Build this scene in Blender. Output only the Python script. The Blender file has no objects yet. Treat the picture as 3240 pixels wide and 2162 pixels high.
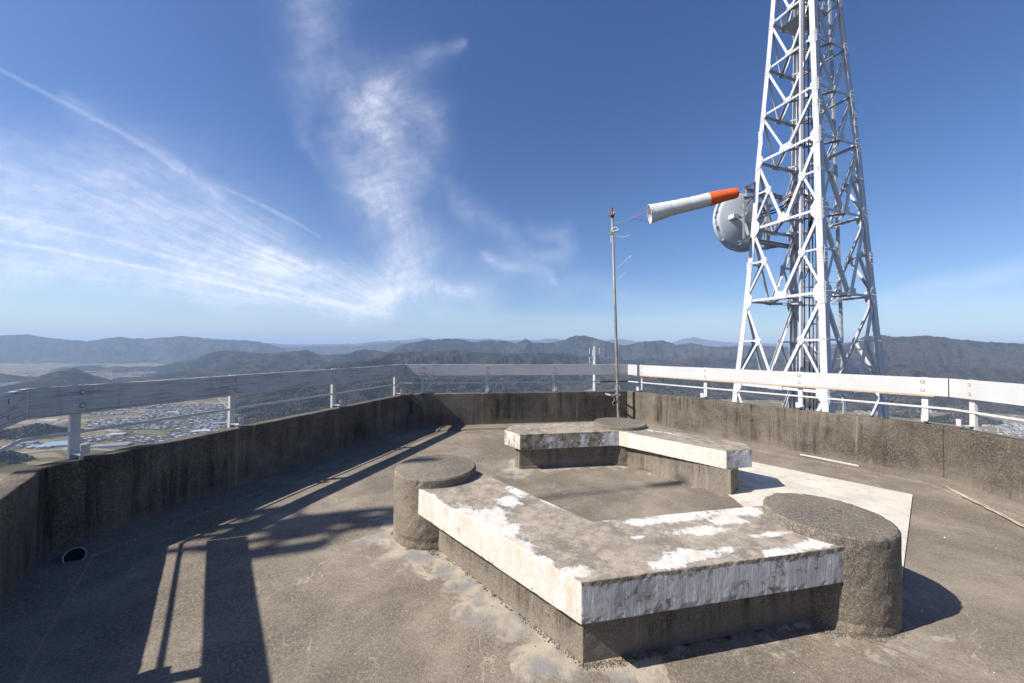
import bpy, bmesh, math, random
import numpy as np
from mathutils import Vector, Matrix

random.seed(7)
rng = np.random.default_rng(7)
sc = bpy.context.scene
COL = sc.collection

# ------------------------------------------------------------------ camera, sky, sun, exposure
EYE = 1.65
FPX, IW, IH = 1157.49, 3240.0, 2162.0
PITCH, ROLL = 0.0204, 0.0085
_c, _s, _cr, _sr = math.cos(PITCH), math.sin(PITCH), math.cos(ROLL), math.sin(ROLL)
RV = np.array([_cr, -_s*_sr, _c*_sr]); UV = np.array([-_sr, -_s*_cr, _c*_cr]); FV = np.array([0, _c, _s])
cam_d = bpy.data.cameras.new('camera'); cam = bpy.data.objects.new('camera', cam_d); COL.objects.link(cam)
cam.matrix_world = Matrix(((RV[0], UV[0], -FV[0], 0), (RV[1], UV[1], -FV[1], 0), (RV[2], UV[2], -FV[2], EYE), (0, 0, 0, 1)))
cam_d.sensor_width = 36; cam_d.sensor_fit = 'HORIZONTAL'; cam_d.lens = 36*FPX/IW
cam_d.clip_start = 0.05; cam_d.clip_end = 900000
sc.camera = cam

SUN_AZ, SUN_EL = 17.0, 42.0          # travel azimuth (from +X), elevation
_a, _e = math.radians(SUN_AZ), math.radians(SUN_EL)
SUN_TRAVEL = Vector((math.cos(_a)*math.cos(_e), math.sin(_a)*math.cos(_e), -math.sin(_e)))
sun_d = bpy.data.lights.new('sun', 'SUN'); sun = bpy.data.objects.new('sun', sun_d); COL.objects.link(sun)
sun.rotation_euler = SUN_TRAVEL.to_track_quat('-Z', 'Y').to_euler()
sun_d.energy = 5.0; sun_d.angle = math.radians(0.53); sun_d.color = (1.0, 0.94, 0.85)

world = bpy.data.worlds.new('World'); sc.world = world; world.use_nodes = True
wn = world.node_tree; wn.nodes.clear()
sky_n = wn.nodes.new('ShaderNodeTexSky'); sky_n.sky_type = 'NISHITA'; sky_n.sun_disc = False
sky_n.sun_elevation = _e
sky_n.sun_rotation = math.atan2(-SUN_TRAVEL.x, -SUN_TRAVEL.y)   # compass bearing of the sun from +Y
sky_n.altitude = 450; sky_n.air_density = 1.0; sky_n.dust_density = 0.9; sky_n.ozone_density = 3.0
bg = wn.nodes.new('ShaderNodeBackground'); bg.inputs[1].default_value = 0.087
wo = wn.nodes.new('ShaderNodeOutputWorld')
hs = wn.nodes.new('ShaderNodeHueSaturation'); hs.inputs['Saturation'].default_value = 1.24; hs.inputs['Hue'].default_value = .510; wn.links.new(sky_n.outputs[0], hs.inputs['Color']); wn.links.new(hs.outputs[0], bg.inputs[0]); wn.links.new(bg.outputs[0], wo.inputs[0])

sc.view_settings.view_transform = 'Standard'; sc.view_settings.look = 'None'
sc.view_settings.exposure = 0.60; sc.view_settings.gamma = 1.0; sc.view_settings.use_curve_mapping = False
sc.render.engine = 'CYCLES'
sc.cycles.use_denoising = True
sc.cycles.max_bounces = 6; sc.cycles.diffuse_bounces = 3; sc.cycles.glossy_bounces = 2
sc.cycles.transparent_max_bounces = 8; sc.cycles.volume_bounces = 1

# ------------------------------------------------------------------ helpers
def ray(x, y): return FV + RV*(x-IW/2)/FPX - UV*(y-IH/2)/FPX
def atz(x, y, z):
    d = ray(x, y); t = (z-EYE)/d[2]; return np.array([d[0]*t, d[1]*t, z])
def aty(x, y, Y):
    d = ray(x, y); t = Y/d[1]; return np.array([d[0]*t, Y, EYE+d[2]*t])
def proj(P):
    P = np.asarray(P, float)-np.array([0, 0, EYE]); return (IW/2+FPX*(P@RV)/(P@FV), IH/2-FPX*(P@UV)/(P@FV))

class MB:
    """collects polygons, builds one mesh"""
    def __init__(s): s.v = []; s.f = []; s.m = []; s.mi = 0
    def add(s, vs, fs, mi=None):
        o = len(s.v); s.v += [tuple(map(float, v)) for v in vs]; s.f += [tuple(i+o for i in f) for f in fs]; s.m += [s.mi if mi is None else mi]*len(fs)
    def frame(s, O, X, Y, Z, x0, x1, y0, y1, z0, z1, mi=None):
        O, X, Y, Z = map(np.asarray, (O, X, Y, Z))
        vs = [O+X*x+Y*y+Z*z for z in (z0, z1) for y in (y0, y1) for x in (x0, x1)]
        s.add(vs, [(0, 2, 3, 1), (4, 5, 7, 6), (0, 1, 5, 4), (2, 6, 7, 3), (0, 4, 6, 2), (1, 3, 7, 5)], mi)
    def box(s, x0, x1, y0, y1, z0, z1, mi=None): s.frame((0, 0, 0), (1, 0, 0), (0, 1, 0), (0, 0, 1), x0, x1, y0, y1, z0, z1, mi)
    def prism(s, poly, z0, z1, mi=None):
        n = len(poly); vs = [(p[0], p[1], z0) for p in poly]+[(p[0], p[1], z1) for p in poly]
        s.add(vs, [tuple(range(n))[::-1], tuple(range(n, 2*n))]+[(i, (i+1) % n, n+(i+1) % n, n+i) for i in range(n)], mi)
    def plate(s, O, X, Y, Z, poly, t0, t1, mi=None):
        O, X, Y, Z = map(np.asarray, (O, X, Y, Z)); n = len(poly)
        vs = [O+X*p[0]+Y*p[1]+Z*t0 for p in poly]+[O+X*p[0]+Y*p[1]+Z*t1 for p in poly]
        s.add(vs, [tuple(range(n))[::-1], tuple(range(n, 2*n))]+[(i, (i+1) % n, n+(i+1) % n, n+i) for i in range(n)], mi)
    def tube(s, pts, r, n=8, cap=True, mi=None):
        pts = [np.asarray(p, float) for p in pts]; R = r if hasattr(r, '__len__') else [r]*len(pts)
        vs = []; prev = None
        for i, p in enumerate(pts):
            d = pts[min(i+1, len(pts)-1)]-pts[max(i-1, 0)]; d = d/(np.linalg.norm(d)+1e-12)
            if prev is None:
                a = np.array([0, 0, 1.]) if abs(d[2]) < .9 else np.array([1., 0, 0]); u = np.cross(a, d)
            else: u = prev-d*(prev@d)
            u /= np.linalg.norm(u); prev = u; w = np.cross(d, u)
            vs += [p+R[i]*(u*math.cos(2*math.pi*k/n)+w*math.sin(2*math.pi*k/n)) for k in range(n)]
        fs = [(i*n+k, i*n+(k+1) % n, (i+1)*n+(k+1) % n, (i+1)*n+k) for i in range(len(pts)-1) for k in range(n)]
        if cap: fs += [tuple(range(n))[::-1], tuple(range((len(pts)-1)*n, len(pts)*n))]
        s.add(vs, fs, mi)
    def lathe(s, prof, c=(0, 0), n=48, mi=None, jit=0):
        vs = []
        for j, (r, z) in enumerate(prof):
            for k in range(n):
                a = 2*math.pi*k/n; rr = r+(rng.normal()*jit if 0 < j < len(prof)-1 else 0)
                vs.append((c[0]+rr*math.cos(a), c[1]+rr*math.sin(a), z))
        fs = [(i*n+k, i*n+(k+1) % n, (i+1)*n+(k+1) % n, (i+1)*n+k) for i in range(len(prof)-1) for k in range(n)]
        fs += [tuple(range(n))[::-1], tuple(range((len(prof)-1)*n, len(prof)*n))]
        s.add(vs, fs, mi)
    def build(s, name, mats, parent=None, smooth=False, kind=None, bevel=0):
        me = bpy.data.meshes.new(name); me.from_pydata(s.v, [], s.f)
        for m in (mats if isinstance(mats, (list, tuple)) else [mats]): me.materials.append(m)
        me.polygons.foreach_set('material_index', s.m)
        if smooth: me.polygons.foreach_set('use_smooth', [True]*len(me.polygons))
        if bevel:
            b = bmesh.new(); b.from_mesh(me)
            bmesh.ops.bevel(b, geom=[e for e in b.edges if e.is_manifold and e.calc_face_angle(0) > .6], offset=bevel, segments=2, affect='EDGES', profile=.6)
            b.to_mesh(me); b.free()
        me.validate(); me.update()
        return link(name, me, parent, kind)
def link(name, me, parent=None, kind=None):
    o = bpy.data.objects.new(name, me); COL.objects.link(o)
    if parent is not None:
        o.parent = parent; o.matrix_parent_inverse = Matrix.Translation(parent.location).inverted()
    if kind: o['kind'] = kind
    return o
def tag(o, label, cat, group=None):
    o['label'] = label; o['category'] = cat
    if group: o['group'] = group
    return o
def thing(name, label, cat, loc=(0, 0, 0), group=None):
    o = bpy.data.objects.new(name, None); COL.objects.link(o); o.location = tuple(map(float, loc)); o.empty_display_size = .2
    return tag(o, label, cat, group)
def np_mesh(name, V, Fq, mats, parent=None, kind=None, smooth=True, attrs=None, mi=None):
    """fast mesh from numpy arrays of quads/tris"""
    me = bpy.data.meshes.new(name); V = np.asarray(V, np.float32); Fq = np.asarray(Fq, np.int32); k = Fq.shape[1]
    me.vertices.add(len(V)); me.vertices.foreach_set('co', V.ravel())
    me.loops.add(Fq.size); me.loops.foreach_set('vertex_index', Fq.ravel())
    me.polygons.add(len(Fq)); me.polygons.foreach_set('loop_start', np.arange(0, Fq.size, k, dtype=np.int32))
    me.polygons.foreach_set('use_smooth', np.full(len(Fq), smooth))
    if mi is not None: me.polygons.foreach_set('material_index', np.asarray(mi, np.int32))
    for m in (mats if isinstance(mats, (list, tuple)) else [mats]): me.materials.append(m)
    for an, av in (attrs or {}).items():
        a = me.attributes.new(an, 'FLOAT', 'POINT'); a.data.foreach_set('value', np.asarray(av, np.float32).ravel())
    me.update(calc_edges=True); me.validate()
    return link(name, me, parent, kind)
def grid_faces(nr, nc, wrap=False):
    i = np.arange(nr-1)[:, None]*nc; j = np.arange(nc if wrap else nc-1)[None]; j2 = (j+1) % nc
    return np.stack([i+j, i+j2, i+nc+j2, i+nc+j], -1).reshape(-1, 4)

# numpy gradient noise
_perm = rng.permutation(256); _perm = np.concatenate([_perm, _perm, _perm])
_ga = rng.random(256)*2*np.pi; _gx, _gy = np.cos(_ga), np.sin(_ga)
def pnoise(x, y):
    xi = np.floor(x).astype(int); yi = np.floor(y).astype(int); xf = x-xi; yf = y-yi; xi &= 255; yi &= 255
    u = xf*xf*xf*(xf*(xf*6-15)+10); v = yf*yf*yf*(yf*(yf*6-15)+10)
    def g(i, j, dx, dy):
        h = _perm[_perm[i & 255]+(j & 255)] & 255; return _gx[h]*dx+_gy[h]*dy
    a = g(xi, yi, xf, yf); b = g(xi+1, yi, xf-1, yf); c = g(xi, yi+1, xf, yf-1); d = g(xi+1, yi+1, xf-1, yf-1)
    return (a*(1-u)+b*u)*(1-v)+(c*(1-u)+d*u)*v*1.0
def fbm(x, y, o=5, g=.5):
    s = 0; a = 1; n = 0
    for k in range(o): s = s+a*pnoise(x*2**k+17.3*k, y*2**k-9.1*k); n += a; a *= g
    return s/n*1.6
def ridged(x, y, o=5, g=.5):
    s = 0; a = 1; n = 0
    for k in range(o): s = s+a*(1-np.abs(pnoise(x*2**k+31.7*k, y*2**k+5.9*k))*2.6); n += a; a *= g
    return np.clip(s/n, 0, 1)
def sstep(a, b, x): t = np.clip((x-a)/(b-a), 0, 1); return t*t*(3-2*t)

# ------------------------------------------------------------------ materials
class NT:
    def __init__(s, name):
        s.m = bpy.data.materials.new(name); s.m.use_nodes = True; s.t = s.m.node_tree; s.n = s.t.nodes; s.n.clear()
        s.out = s.n.new('ShaderNodeOutputMaterial'); s._tc = None
    def L(s, a, b): s.t.links.new(a, b)
    def tc(s, k='Object'):
        if s._tc is None: s._tc = s.n.new('ShaderNodeTexCoord')
        return s._tc.outputs[k]
    def setin(s, sock, v):
        if isinstance(v, bpy.types.NodeSocket): s.L(v, sock)
        elif v is not None:
            if hasattr(v, '__len__') and len(v) == 3 and sock.type == 'RGBA': v = (*v, 1)
            sock.default_value = v
    def noise(s, scale, detail=4, rough=.55, vec=None, dist=0, out='Fac'):
        n = s.n.new('ShaderNodeTexNoise'); n.inputs['Scale'].default_value = scale; n.inputs['Detail'].default_value = detail
        n.inputs['Roughness'].default_value = rough; n.inputs['Distortion'].default_value = dist; s.L(vec or s.tc(), n.inputs['Vector']); return n.outputs[out]
    def vor(s, scale, feature='F1', vec=None, out='Distance', metric='EUCLIDEAN', rnd=1):
        n = s.n.new('ShaderNodeTexVoronoi'); n.feature = feature; n.inputs['Scale'].default_value = scale; n.inputs['Randomness'].default_value = rnd
        if feature != 'DISTANCE_TO_EDGE': n.distance = metric
        s.L(vec or s.tc(), n.inputs['Vector']); return n.outputs[out]
    def mapping(s, scale=(1, 1, 1), rot=(0, 0, 0), loc=(0, 0, 0), vec=None):
        n = s.n.new('ShaderNodeMapping'); n.inputs['Scale'].default_value = scale; n.inputs['Rotation'].default_value = rot; n.inputs['Location'].default_value = loc
        s.L(vec or s.tc(), n.inputs['Vector']); return n.outputs[0]
    def math(s, op, a, b=None, c=None, clamp=False):
        n = s.n.new('ShaderNodeMath'); n.operation = op; n.use_clamp = clamp
        for i, v in enumerate((a, b, c)): s.setin(n.inputs[i], v)
        return n.outputs[0]
    def rng(s, v, a, b, c=0, d=1, smooth=False):
        n = s.n.new('ShaderNodeMapRange'); n.interpolation_type = 'SMOOTHSTEP' if smooth else 'LINEAR'; n.clamp = True
        s.setin(n.inputs[0], v)
        for i, x in enumerate((a, b, c, d)): n.inputs[i+1].default_value = x
        return n.outputs[0]
    def mix(s, f, a, b, mode='MIX'):
        n = s.n.new('ShaderNodeMix'); n.data_type = 'RGBA'; n.blend_type = mode; s.setin(n.inputs[0], f); s.setin(n.inputs[6], a); s.setin(n.inputs[7], b); return n.outputs[2]
    def ramp(s, f, stops, const=False):
        n = s.n.new('ShaderNodeValToRGB'); cr = n.color_ramp; cr.interpolation = 'CONSTANT' if const else 'LINEAR'
        while len(cr.elements) < len(stops): cr.elements.new(.5)
        for e, (p, c) in zip(cr.elements, stops): e.position = p; e.color = (*c, 1) if hasattr(c, '__len__') else (c, c, c, 1)
        s.setin(n.inputs[0], f); return n.outputs[0]
    def attr(s, name):
        n = s.n.new('ShaderNodeAttribute'); n.attribute_name = name; return n.outputs['Fac']
    def bump(s, h, strength=.5, dist=.01, nrm=None):
        n = s.n.new('ShaderNodeBump'); n.inputs['Strength'].default_value = strength; n.inputs['Distance'].default_value = dist; s.L(h, n.inputs['Height'])
        if nrm: s.L(nrm, n.inputs['Normal'])
        return n.outputs[0]
    def add3(s, a, b, op='ADD'):
        n = s.n.new('ShaderNodeVectorMath'); n.operation = op; s.setin(n.inputs[0], a); s.setin(n.inputs[1], b); return n.outputs[0]
    def done(s, col, rough=.85, nrm=None, metal=0, spec=.3):
        p = s.n.new('ShaderNodeBsdfPrincipled'); s.setin(p.inputs['Base Color'], col); s.setin(p.inputs['Roughness'], rough)
        p.inputs['Metallic'].default_value = metal; p.inputs['Specular IOR Level'].default_value = spec
        if nrm: s.L(nrm, p.inputs['Normal'])
        s.L(p.outputs[0], s.out.inputs[0]); s.p = p; return s.m

def simple(name, col, rough=.6, var=.12, scale=6, metal=0, bump=0, spec=.3, dirt=None, dirt_amt=.35):
    t = NT(name); n = t.noise(scale, 5); c = t.mix(t.rng(n, .3, .7), tuple(x*(1-var) for x in col), tuple(min(1, x*(1+var)) for x in col))
    if dirt is not None: c = t.mix(t.math('MULTIPLY', t.rng(t.noise(scale*2.3, 8, .65), .52, .72), dirt_amt), c, dirt)
    return t.done(c, rough, t.bump(t.noise(scale*12, 3), .4, bump) if bump else None, metal, spec)

def concrete(name, light, dark, pale=(.40, .35, .285), streak=False, grain=1., crack=False, attr_pale=False, moss=False, blot=(.42, .62)):
    t = NT(name)
    big = t.noise(.9, 8, .62, dist=.4); med = t.noise(4.5, 7, .65); fine = t.noise(55, 4, .7); gr = t.vor(120, out='Distance'); sp = t.noise(170, 2, .6)
    base = t.mix(t.rng(big, *blot), dark, light)
    base = t.mix(t.rng(med, .35, .7, 0, .55), base, tuple(x*.62 for x in dark))
    base = t.mix(t.math('MULTIPLY', t.rng(fine, .45, .72), .5), base, pale)
    base = t.mix(t.rng(sp, .56, .74, 0, .55*grain), base, tuple(min(1, x*1.35) for x in pale))
    base = t.mix(t.rng(sp, .42, .28, 0, .6*grain), base, tuple(x*.35 for x in dark))
    hgt = t.math('ADD', t.math('MULTIPLY', fine, .7), t.math('MULTIPLY', sp, .9))
    if streak:
        mv = t.mapping((7, 7, .55)); st = t.noise(1.0, 10, .78, vec=mv, dist=.35); mask = t.noise(1.25, 7, .62)
        base = t.mix(t.math('MULTIPLY', t.rng(st, .48, .60), t.rng(mask, .44, .58, .0, .95)), base, (.035, .031, .028))
        st2 = t.noise(1.0, 6, .6, vec=t.mapping((11, 11, .8), loc=(3, 1, 2)))
        base = t.mix(t.rng(st2, .60, .74, 0, .5), base, pale)
        pits = t.rng(t.vor(26, rnd=1), .10, .05); hm = t.math('MULTIPLY', pits, t.rng(t.noise(9, 2), .55, .6))
        base = t.mix(hm, base, (.03, .027, .024)); hgt = t.math('SUBTRACT', hgt, t.math('MULTIPLY', hm, 3))
        zc = t.n.new('ShaderNodeSeparateXYZ'); t.L(t.tc(), zc.inputs[0])
        foot = t.math('MULTIPLY', t.rng(t.math('ADD', zc.outputs[2], t.math('MULTIPLY', t.noise(5, 4), .22)), .28, .14), .32)
        base = t.mix(foot, base, (.30, .255, .2))
    if crack:
        wv = t.add3(t.tc(), t.add3(t.noise(2.2, 4, out='Color'), (.55, .55, .55), 'MULTIPLY'))
        e1 = t.vor(1.15, 'DISTANCE_TO_EDGE', vec=wv); e2 = t.vor(3.2, 'DISTANCE_TO_EDGE', vec=wv)
        m1 = t.rng(t.noise(.8, 2, .5), .46, .52); m2 = t.rng(t.noise(1.3, 2), .54, .60)
        w = t.math('ADD', .0030, t.math('MULTIPLY', t.rng(t.noise(6, 3), .55, .8), .005))
        c1 = t.math('MULTIPLY', t.math('LESS_THAN', e1, w), m1); c2 = t.math('MULTIPLY', t.math('LESS_THAN', e2, t.math('MULTIPLY', w, 1.6)), m2)
        cm = t.math('MAXIMUM', c1, c2); base = t.mix(t.math('MULTIPLY', cm, .6), base, (.42, .355, .28))
    if attr_pale:
        a = t.attr('pale'); nn = t.noise(4.2, 9, .72, dist=.9)
        m = t.rng(t.math('ADD', a, t.math('MULTIPLY', t.math('SUBTRACT', nn, .5), 2.6)), .40, .66)
        m = t.math('MULTIPLY', m, t.rng(a, .05, .3)); base = t.mix(t.math('MULTIPLY', m, .85), base, t.mix(t.rng(t.noise(6, 5), .4, .6), (.46, .40, .32), (.26, .25, .24)))
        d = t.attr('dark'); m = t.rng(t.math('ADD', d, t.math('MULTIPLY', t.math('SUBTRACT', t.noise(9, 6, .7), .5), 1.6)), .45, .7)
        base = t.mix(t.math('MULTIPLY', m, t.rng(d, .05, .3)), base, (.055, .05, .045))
    if moss:
        base = t.mix(t.rng(t.noise(14, 6, .7), .62, .7, 0, .6), base, (.10, .085, .03))
    return t.done(base, .92, t.bump(hgt, .9, .0035), spec=.2)

def paint_on_concrete(name, light, dark, paint=(.78, .76, .71), ridge=False, grey=False, lo=.62):
    """concrete cap with peeling white paint: the 'paint' attribute says how much paint is left"""
    t = NT(name)
    big = t.noise(2.0, 8, .62); fine = t.noise(60, 4, .7); sp = t.noise(160, 2, .6); med = t.noise(11, 7, .7)
    base = t.mix(t.rng(big, .4, .62), dark, light)
    base = t.mix(t.rng(med, .44, .60, 0, .75), base, (.46, .385, .30))
    base = t.mix(t.rng(sp, .56, .74, 0, .5), base, (.5, .43, .35)); base = t.mix(t.rng(sp, .44, .3, 0, .6), base, (.05, .045, .04))
    a = t.attr('paint')
    n1 = t.noise(9, 10, .80, dist=.6)
    m = t.rng(t.math('ADD', a, t.math('MULTIPLY', t.math('SUBTRACT', n1, .5), 2.6)), .44, .64)
    m = t.math('MULTIPLY', m, t.rng(a, .02, .12)); m = t.math('MULTIPLY', m, t.rng(t.noise(34, 7, .75), .32, .58, lo, 1.0))
    pv = t.mix(t.rng(t.noise(14, 7, .7), .4, .7), paint, tuple(x*.80 for x in paint)) if not grey else t.mix(t.rng(t.noise(5, 7, .7, vec=t.mapping((2.5, 2.5, .7), rot=(0, .25, 0))), .42, .62), paint, (.46, .45, .43))
    pv = t.mix(t.rng(t.noise(14, 9, .78, vec=t.mapping((1, 1, .22))), .46, .66, 0, .85), pv, (.56, .45, .32) if not grey else (.40, .39, .38))
    col = t.mix(m, base, pv)
    h = t.math('ADD', t.math('MULTIPLY', m, .9), t.math('ADD', t.math('MULTIPLY', fine, .5), t.math('MULTIPLY', sp, .4)))
    if ridge:
        rv = t.mapping((20, 20, 2.4), rot=(.10, .22, 0)); h = t.math('ADD', h, t.math('MULTIPLY', t.noise(1.6, 7, .68, vec=rv, dist=.5), 5.5))
    return t.done(col, t.math('SUBTRACT', .9, t.math('MULTIPLY', m, .3)), t.bump(h, .9, .006 if ridge else .003), spec=.3)

M = {}
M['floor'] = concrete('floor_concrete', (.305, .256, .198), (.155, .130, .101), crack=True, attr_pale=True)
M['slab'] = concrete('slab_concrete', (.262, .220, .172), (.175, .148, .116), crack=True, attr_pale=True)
M['wall'] = concrete('parapet_concrete', (.172, .148, .118), (.055, .049, .043), streak=True, pale=(.33, .28, .21), blot=(.40, .60))
M['pillar'] = concrete('pillar_concrete', (.25, .21, .16), (.125, .107, .086), grain=1.5, moss=True)
M['base'] = concrete('bench_base_concrete', (.27, .235, .19), (.15, .13, .105), grain=1.2, streak=True)
M['cove'] = concrete('cove_mortar', (.22, .19, .155), (.14, .12, .10), crack=False)
M['pad'] = simple('pale_pad', (.58, .54, .46), .9, .14, 3, bump=.002, dirt=(.36, .30, .21), dirt_amt=.8)
M['cap'] = paint_on_concrete('bench_cap', (.30, .255, .20), (.19, .165, .135))
M['cap_side'] = paint_on_concrete('bench_cap_side', (.26, .22, .175), (.12, .105, .09), paint=(.70, .67, .61), lo=.80)
M['cap_ridge'] = paint_on_concrete('bench_cap_ridged', (.20, .18, .155), (.10, .09, .08), paint=(.74, .74, .75), ridge=True, grey=True, lo=.9)
M['white'] = simple('tower_paint', (.54, .55, .58), .45, .05, 3, spec=.4, dirt=(.45, .42, .4), dirt_amt=.25)
M['pole'] = simple('weathered_pole', (.25, .245, .225), .55, .2, 7, metal=.2, dirt=(.20, .11, .06), dirt_amt=.6)
M['galv'] = simple('galvanised_steel', (.42, .44, .46), .5, .15, 5, metal=.3, dirt=(.2, .17, .14))
M['postw'] = simple('post_paint', (.55, .545, .53), .55, .06, 9, bump=.001, dirt=(.42, .30, .18), dirt_amt=.5)
M['bolt'] = simple('bolt_steel', (.36, .36, .38), .5, .2, 20, metal=.3)
M['rust'] = simple('rust', (.24, .10, .035), .9, .4, 60, dirt=(.08, .04, .02))
M['bare'] = simple('bare_timber', (.46, .34, .22), .8, .2, 12, dirt=(.30, .15, .06), dirt_amt=.5)
M['cable'] = simple('cable_black', (.035, .03, .03), .6, .2, 4)
M['cableb'] = simple('cable_brown', (.10, .065, .06), .6, .2, 4)
M['dish'] = simple('dish_paint', (.50, .54, .57), .5, .04, 2, dirt=(.4, .41, .4), dirt_amt=.25)
M['orange'] = simple('orange_nylon', (.82, .13, .025), .75, .06, 9)
M['sock'] = simple('white_nylon', (.62, .62, .62), .75, .03, 9)
M['rope_pink'] = simple('pink_cord', (.65, .22, .30), .8, .1, 30)
M['rope_green'] = simple('green_cord', (.42, .55, .35), .8, .1, 30)
M['wood_old'] = simple('pale_stick', (.62, .52, .43), .85, .15, 15, dirt=(.35, .27, .2))
M['bamboo'] = simple('bamboo', (.50, .36, .19), .6, .2, 15, dirt=(.3, .2, .1))
M['pvc'] = simple('pipe_plastic', (.50, .52, .55), .6, .1, 8); M['pvc_dirty'] = simple('dirty_pipe_plastic', (.10, .095, .09), .9, .3, 12)
M['pipe_in'] = simple('pipe_inside', (.02, .02, .022), .9, .1, 8)
M['tape'] = simple('white_tape', (.75, .72, .70), .7, .1, 20)
M['moss'] = simple('moss_and_grit', (.17, .14, .10), .95, .5, 40, bump=.003)

def board_mat():
    t = NT('weathered_board_paint')
    g = t.noise(1.0, 8, .7, vec=t.mapping((3.5, 3.5, 70))); g2 = t.noise(1.0, 6, .65, vec=t.mapping((16, 16, 1.5))); b = t.noise(2.2, 4)
    w = t.attr('worn')
    c = t.mix(t.rng(b, .35, .65), (.54, .54, .535), (.49, .49, .485)); c = t.mix(t.math('MULTIPLY', w, .28), c, t.mix(t.rng(t.noise(5, 6, .7, vec=t.mapping((1, 1, 2))), .35, .7), (.44, .435, .43), (.60, .595, .58)))
    c = t.mix(t.math('MULTIPLY', t.math('MULTIPLY', t.rng(g, .50, .62), t.rng(b, .3, .62, .25, .9)), w), c, (.16, .15, .14))
    c = t.mix(t.math('MULTIPLY', t.rng(g2, .54, .72, 0, .55), w), c, (.28, .265, .24))
    kn = t.rng(t.vor(1.0, vec=t.mapping((1.2, 1.2, 6.0))), .07, .03); c = t.mix(t.math('MULTIPLY', kn, .7), c, (.2, .18, .16))
    return t.done(c, .7, t.bump(g, .4, .002), spec=.25)
M['board'] = board_mat()

# ------------------------------------------------------------------ valley and mountains
VZ = -430.0
def crest(pts, r):
    """pts: (px, py[, depth]) of the skyline in the photograph -> azimuth, crest height, distance"""
    A = []; Zc = []; Rc = []
    for p in pts:
        d = ray(p[0], p[1]); dep = p[2] if len(p) > 2 else r; h = math.hypot(d[0], d[1]); az = math.atan2(d[0], d[1])
        A.append(az); Rc.append(dep/math.cos(az)**.7); Zc.append(EYE+d[2]/h*Rc[-1])
    return np.array(A), np.array(Zc), np.array(Rc)
LAYERS = []
def layer(pts, r, wf, wb, carve=.5, ns=1100.):
    LAYERS.append((*crest(pts, r), wf, wb, carve, ns))
layer([(-700, 1075), (-300, 1070), (0, 1061.6), (83, 1059), (165, 1071), (276, 1079.6), (372, 1067), (455, 1072.7), (579, 1064), (634, 1068.6), (703, 1075), (800, 1079.6), (855, 1089), (917, 1112), (965, 1131), (1020, 1160)], 11500, 1900, 2500, .75, 1300)
layer([(285, 1155, 7600), (340, 1166, 7600), (400, 1163, 7300), (496, 1160, 7000), (600, 1140, 6600), (676, 1114), (723, 1110), (772, 1114), (827, 1119), (882, 1117), (970, 1108), (1017, 1124), (1087, 1122), (1152, 1105), (1200, 1112), (1280, 1120)], 6400, 1500, 1600, .8, 900)
layer([(374, 1206, 4850), (500, 1190, 5000), (640, 1165, 5300), (800, 1150, 5300), (1000, 1155, 5000), (1150, 1160, 4800)], 5000, 650, 900, .5, 700)
layer([(1180, 1125), (1227, 1112), (1274, 1091), (1344, 1077), (1405, 1072), (1457, 1072.5), (1480, 1080), (1508, 1084), (1532, 1077), (1602, 1080), (1630, 1087), (1665, 1072), (1686, 1084), (1742, 1086), (1789, 1075), (1817, 1062), (1850, 1063), (1906, 1077), (1974, 1095), (2037, 1081), (2094, 1077), (2139, 1091), (2185, 1085), (2242, 1097), (2299, 1097), (2385, 1094), (2470, 1098), (2584, 1100), (2670, 1085), (2727, 1077), (2800, 1080)], 8200, 1700, 2000, .8, 1000)
layer([(800, 1262, 2900), (900, 1225, 3100), (1036, 1166, 3700), (1110, 1147, 4000), (1181, 1136, 4300), (1227, 1122, 4600), (1335, 1111), (1396, 1114), (1438, 1107), (1485, 1112), (1546, 1119), (1630, 1119), (1742, 1117, 5300), (1789, 1119, 5600), (1864, 1136, 6000), (2000, 1140, 6200), (2100, 1134, 6200), (2174, 1132, 6200), (2242, 1130, 6200), (2328, 1132, 6200), (2470, 1137, 6000), (2641, 1148, 5800), (2760, 1160, 5600)], 4900, 1500, 1400, .85, 800)
layer([(900, 1290, 2500), (1000, 1255, 2700), (1150, 1215, 3000), (1300, 1200, 3200), (1450, 1195, 3400), (1560, 1200, 3500), (1640, 1215, 3700), (1700, 1235, 3900)], 3000, 800, 700, .6, 600)
layer([(2660, 1100), (2744, 1063), (2790, 1060), (2835, 1068), (2869, 1066), (2926, 1063), (2983, 1068), (3040, 1076), (3097, 1080), (3154, 1085), (3240, 1088), (3500, 1085), (3900, 1090)], 5200, 2000, 2500, .85, 1200)
layer([(2600, 1165), (2760, 1165), (2900, 1150), (3060, 1160), (3240, 1175), (3600, 1180)], 3700, 700, 900, .75, 800)
layer([(1930, 1215), (1990, 1196), (2080, 1188), (2200, 1190), (2300, 1205), (2400, 1196), (2560, 1205), (2700, 1212), (2800, 1222)], 3900, 420, 700, .8, 520)
layer([(200, 1100), (285, 1077), (330, 1078), (380, 1090), (700, 1085), (830, 1086), (872, 1087), (915, 1091), (1064, 1089), (1134, 1088), (1181, 1082), (1227, 1079), (1290, 1076), (1340, 1070), (1377, 1075), (1462, 1072), (1500, 1074), (1555, 1072), (1602, 1077), (1696, 1077), (1752, 1071), (1775, 1075), (1850, 1078), (1920, 1077), (1968, 1073), (2014, 1081), (2128, 1084), (2157, 1074), (2196, 1067), (2242, 1077), (2299, 1084), (2356, 1085), (2442, 1088), (2600, 1086), (2900, 1090), (3240, 1084), (3600, 1088)], 21000, 4000, 5000, .45, 2500)
layer([(640, 1098), (700, 1094), (860, 1100), (1000, 1096), (1064, 1094), (1120, 1097), (1200, 1088), (1260, 1084), (1320, 1090), (1700, 1094)], 14500, 2500, 2500, .5, 1800)
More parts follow.
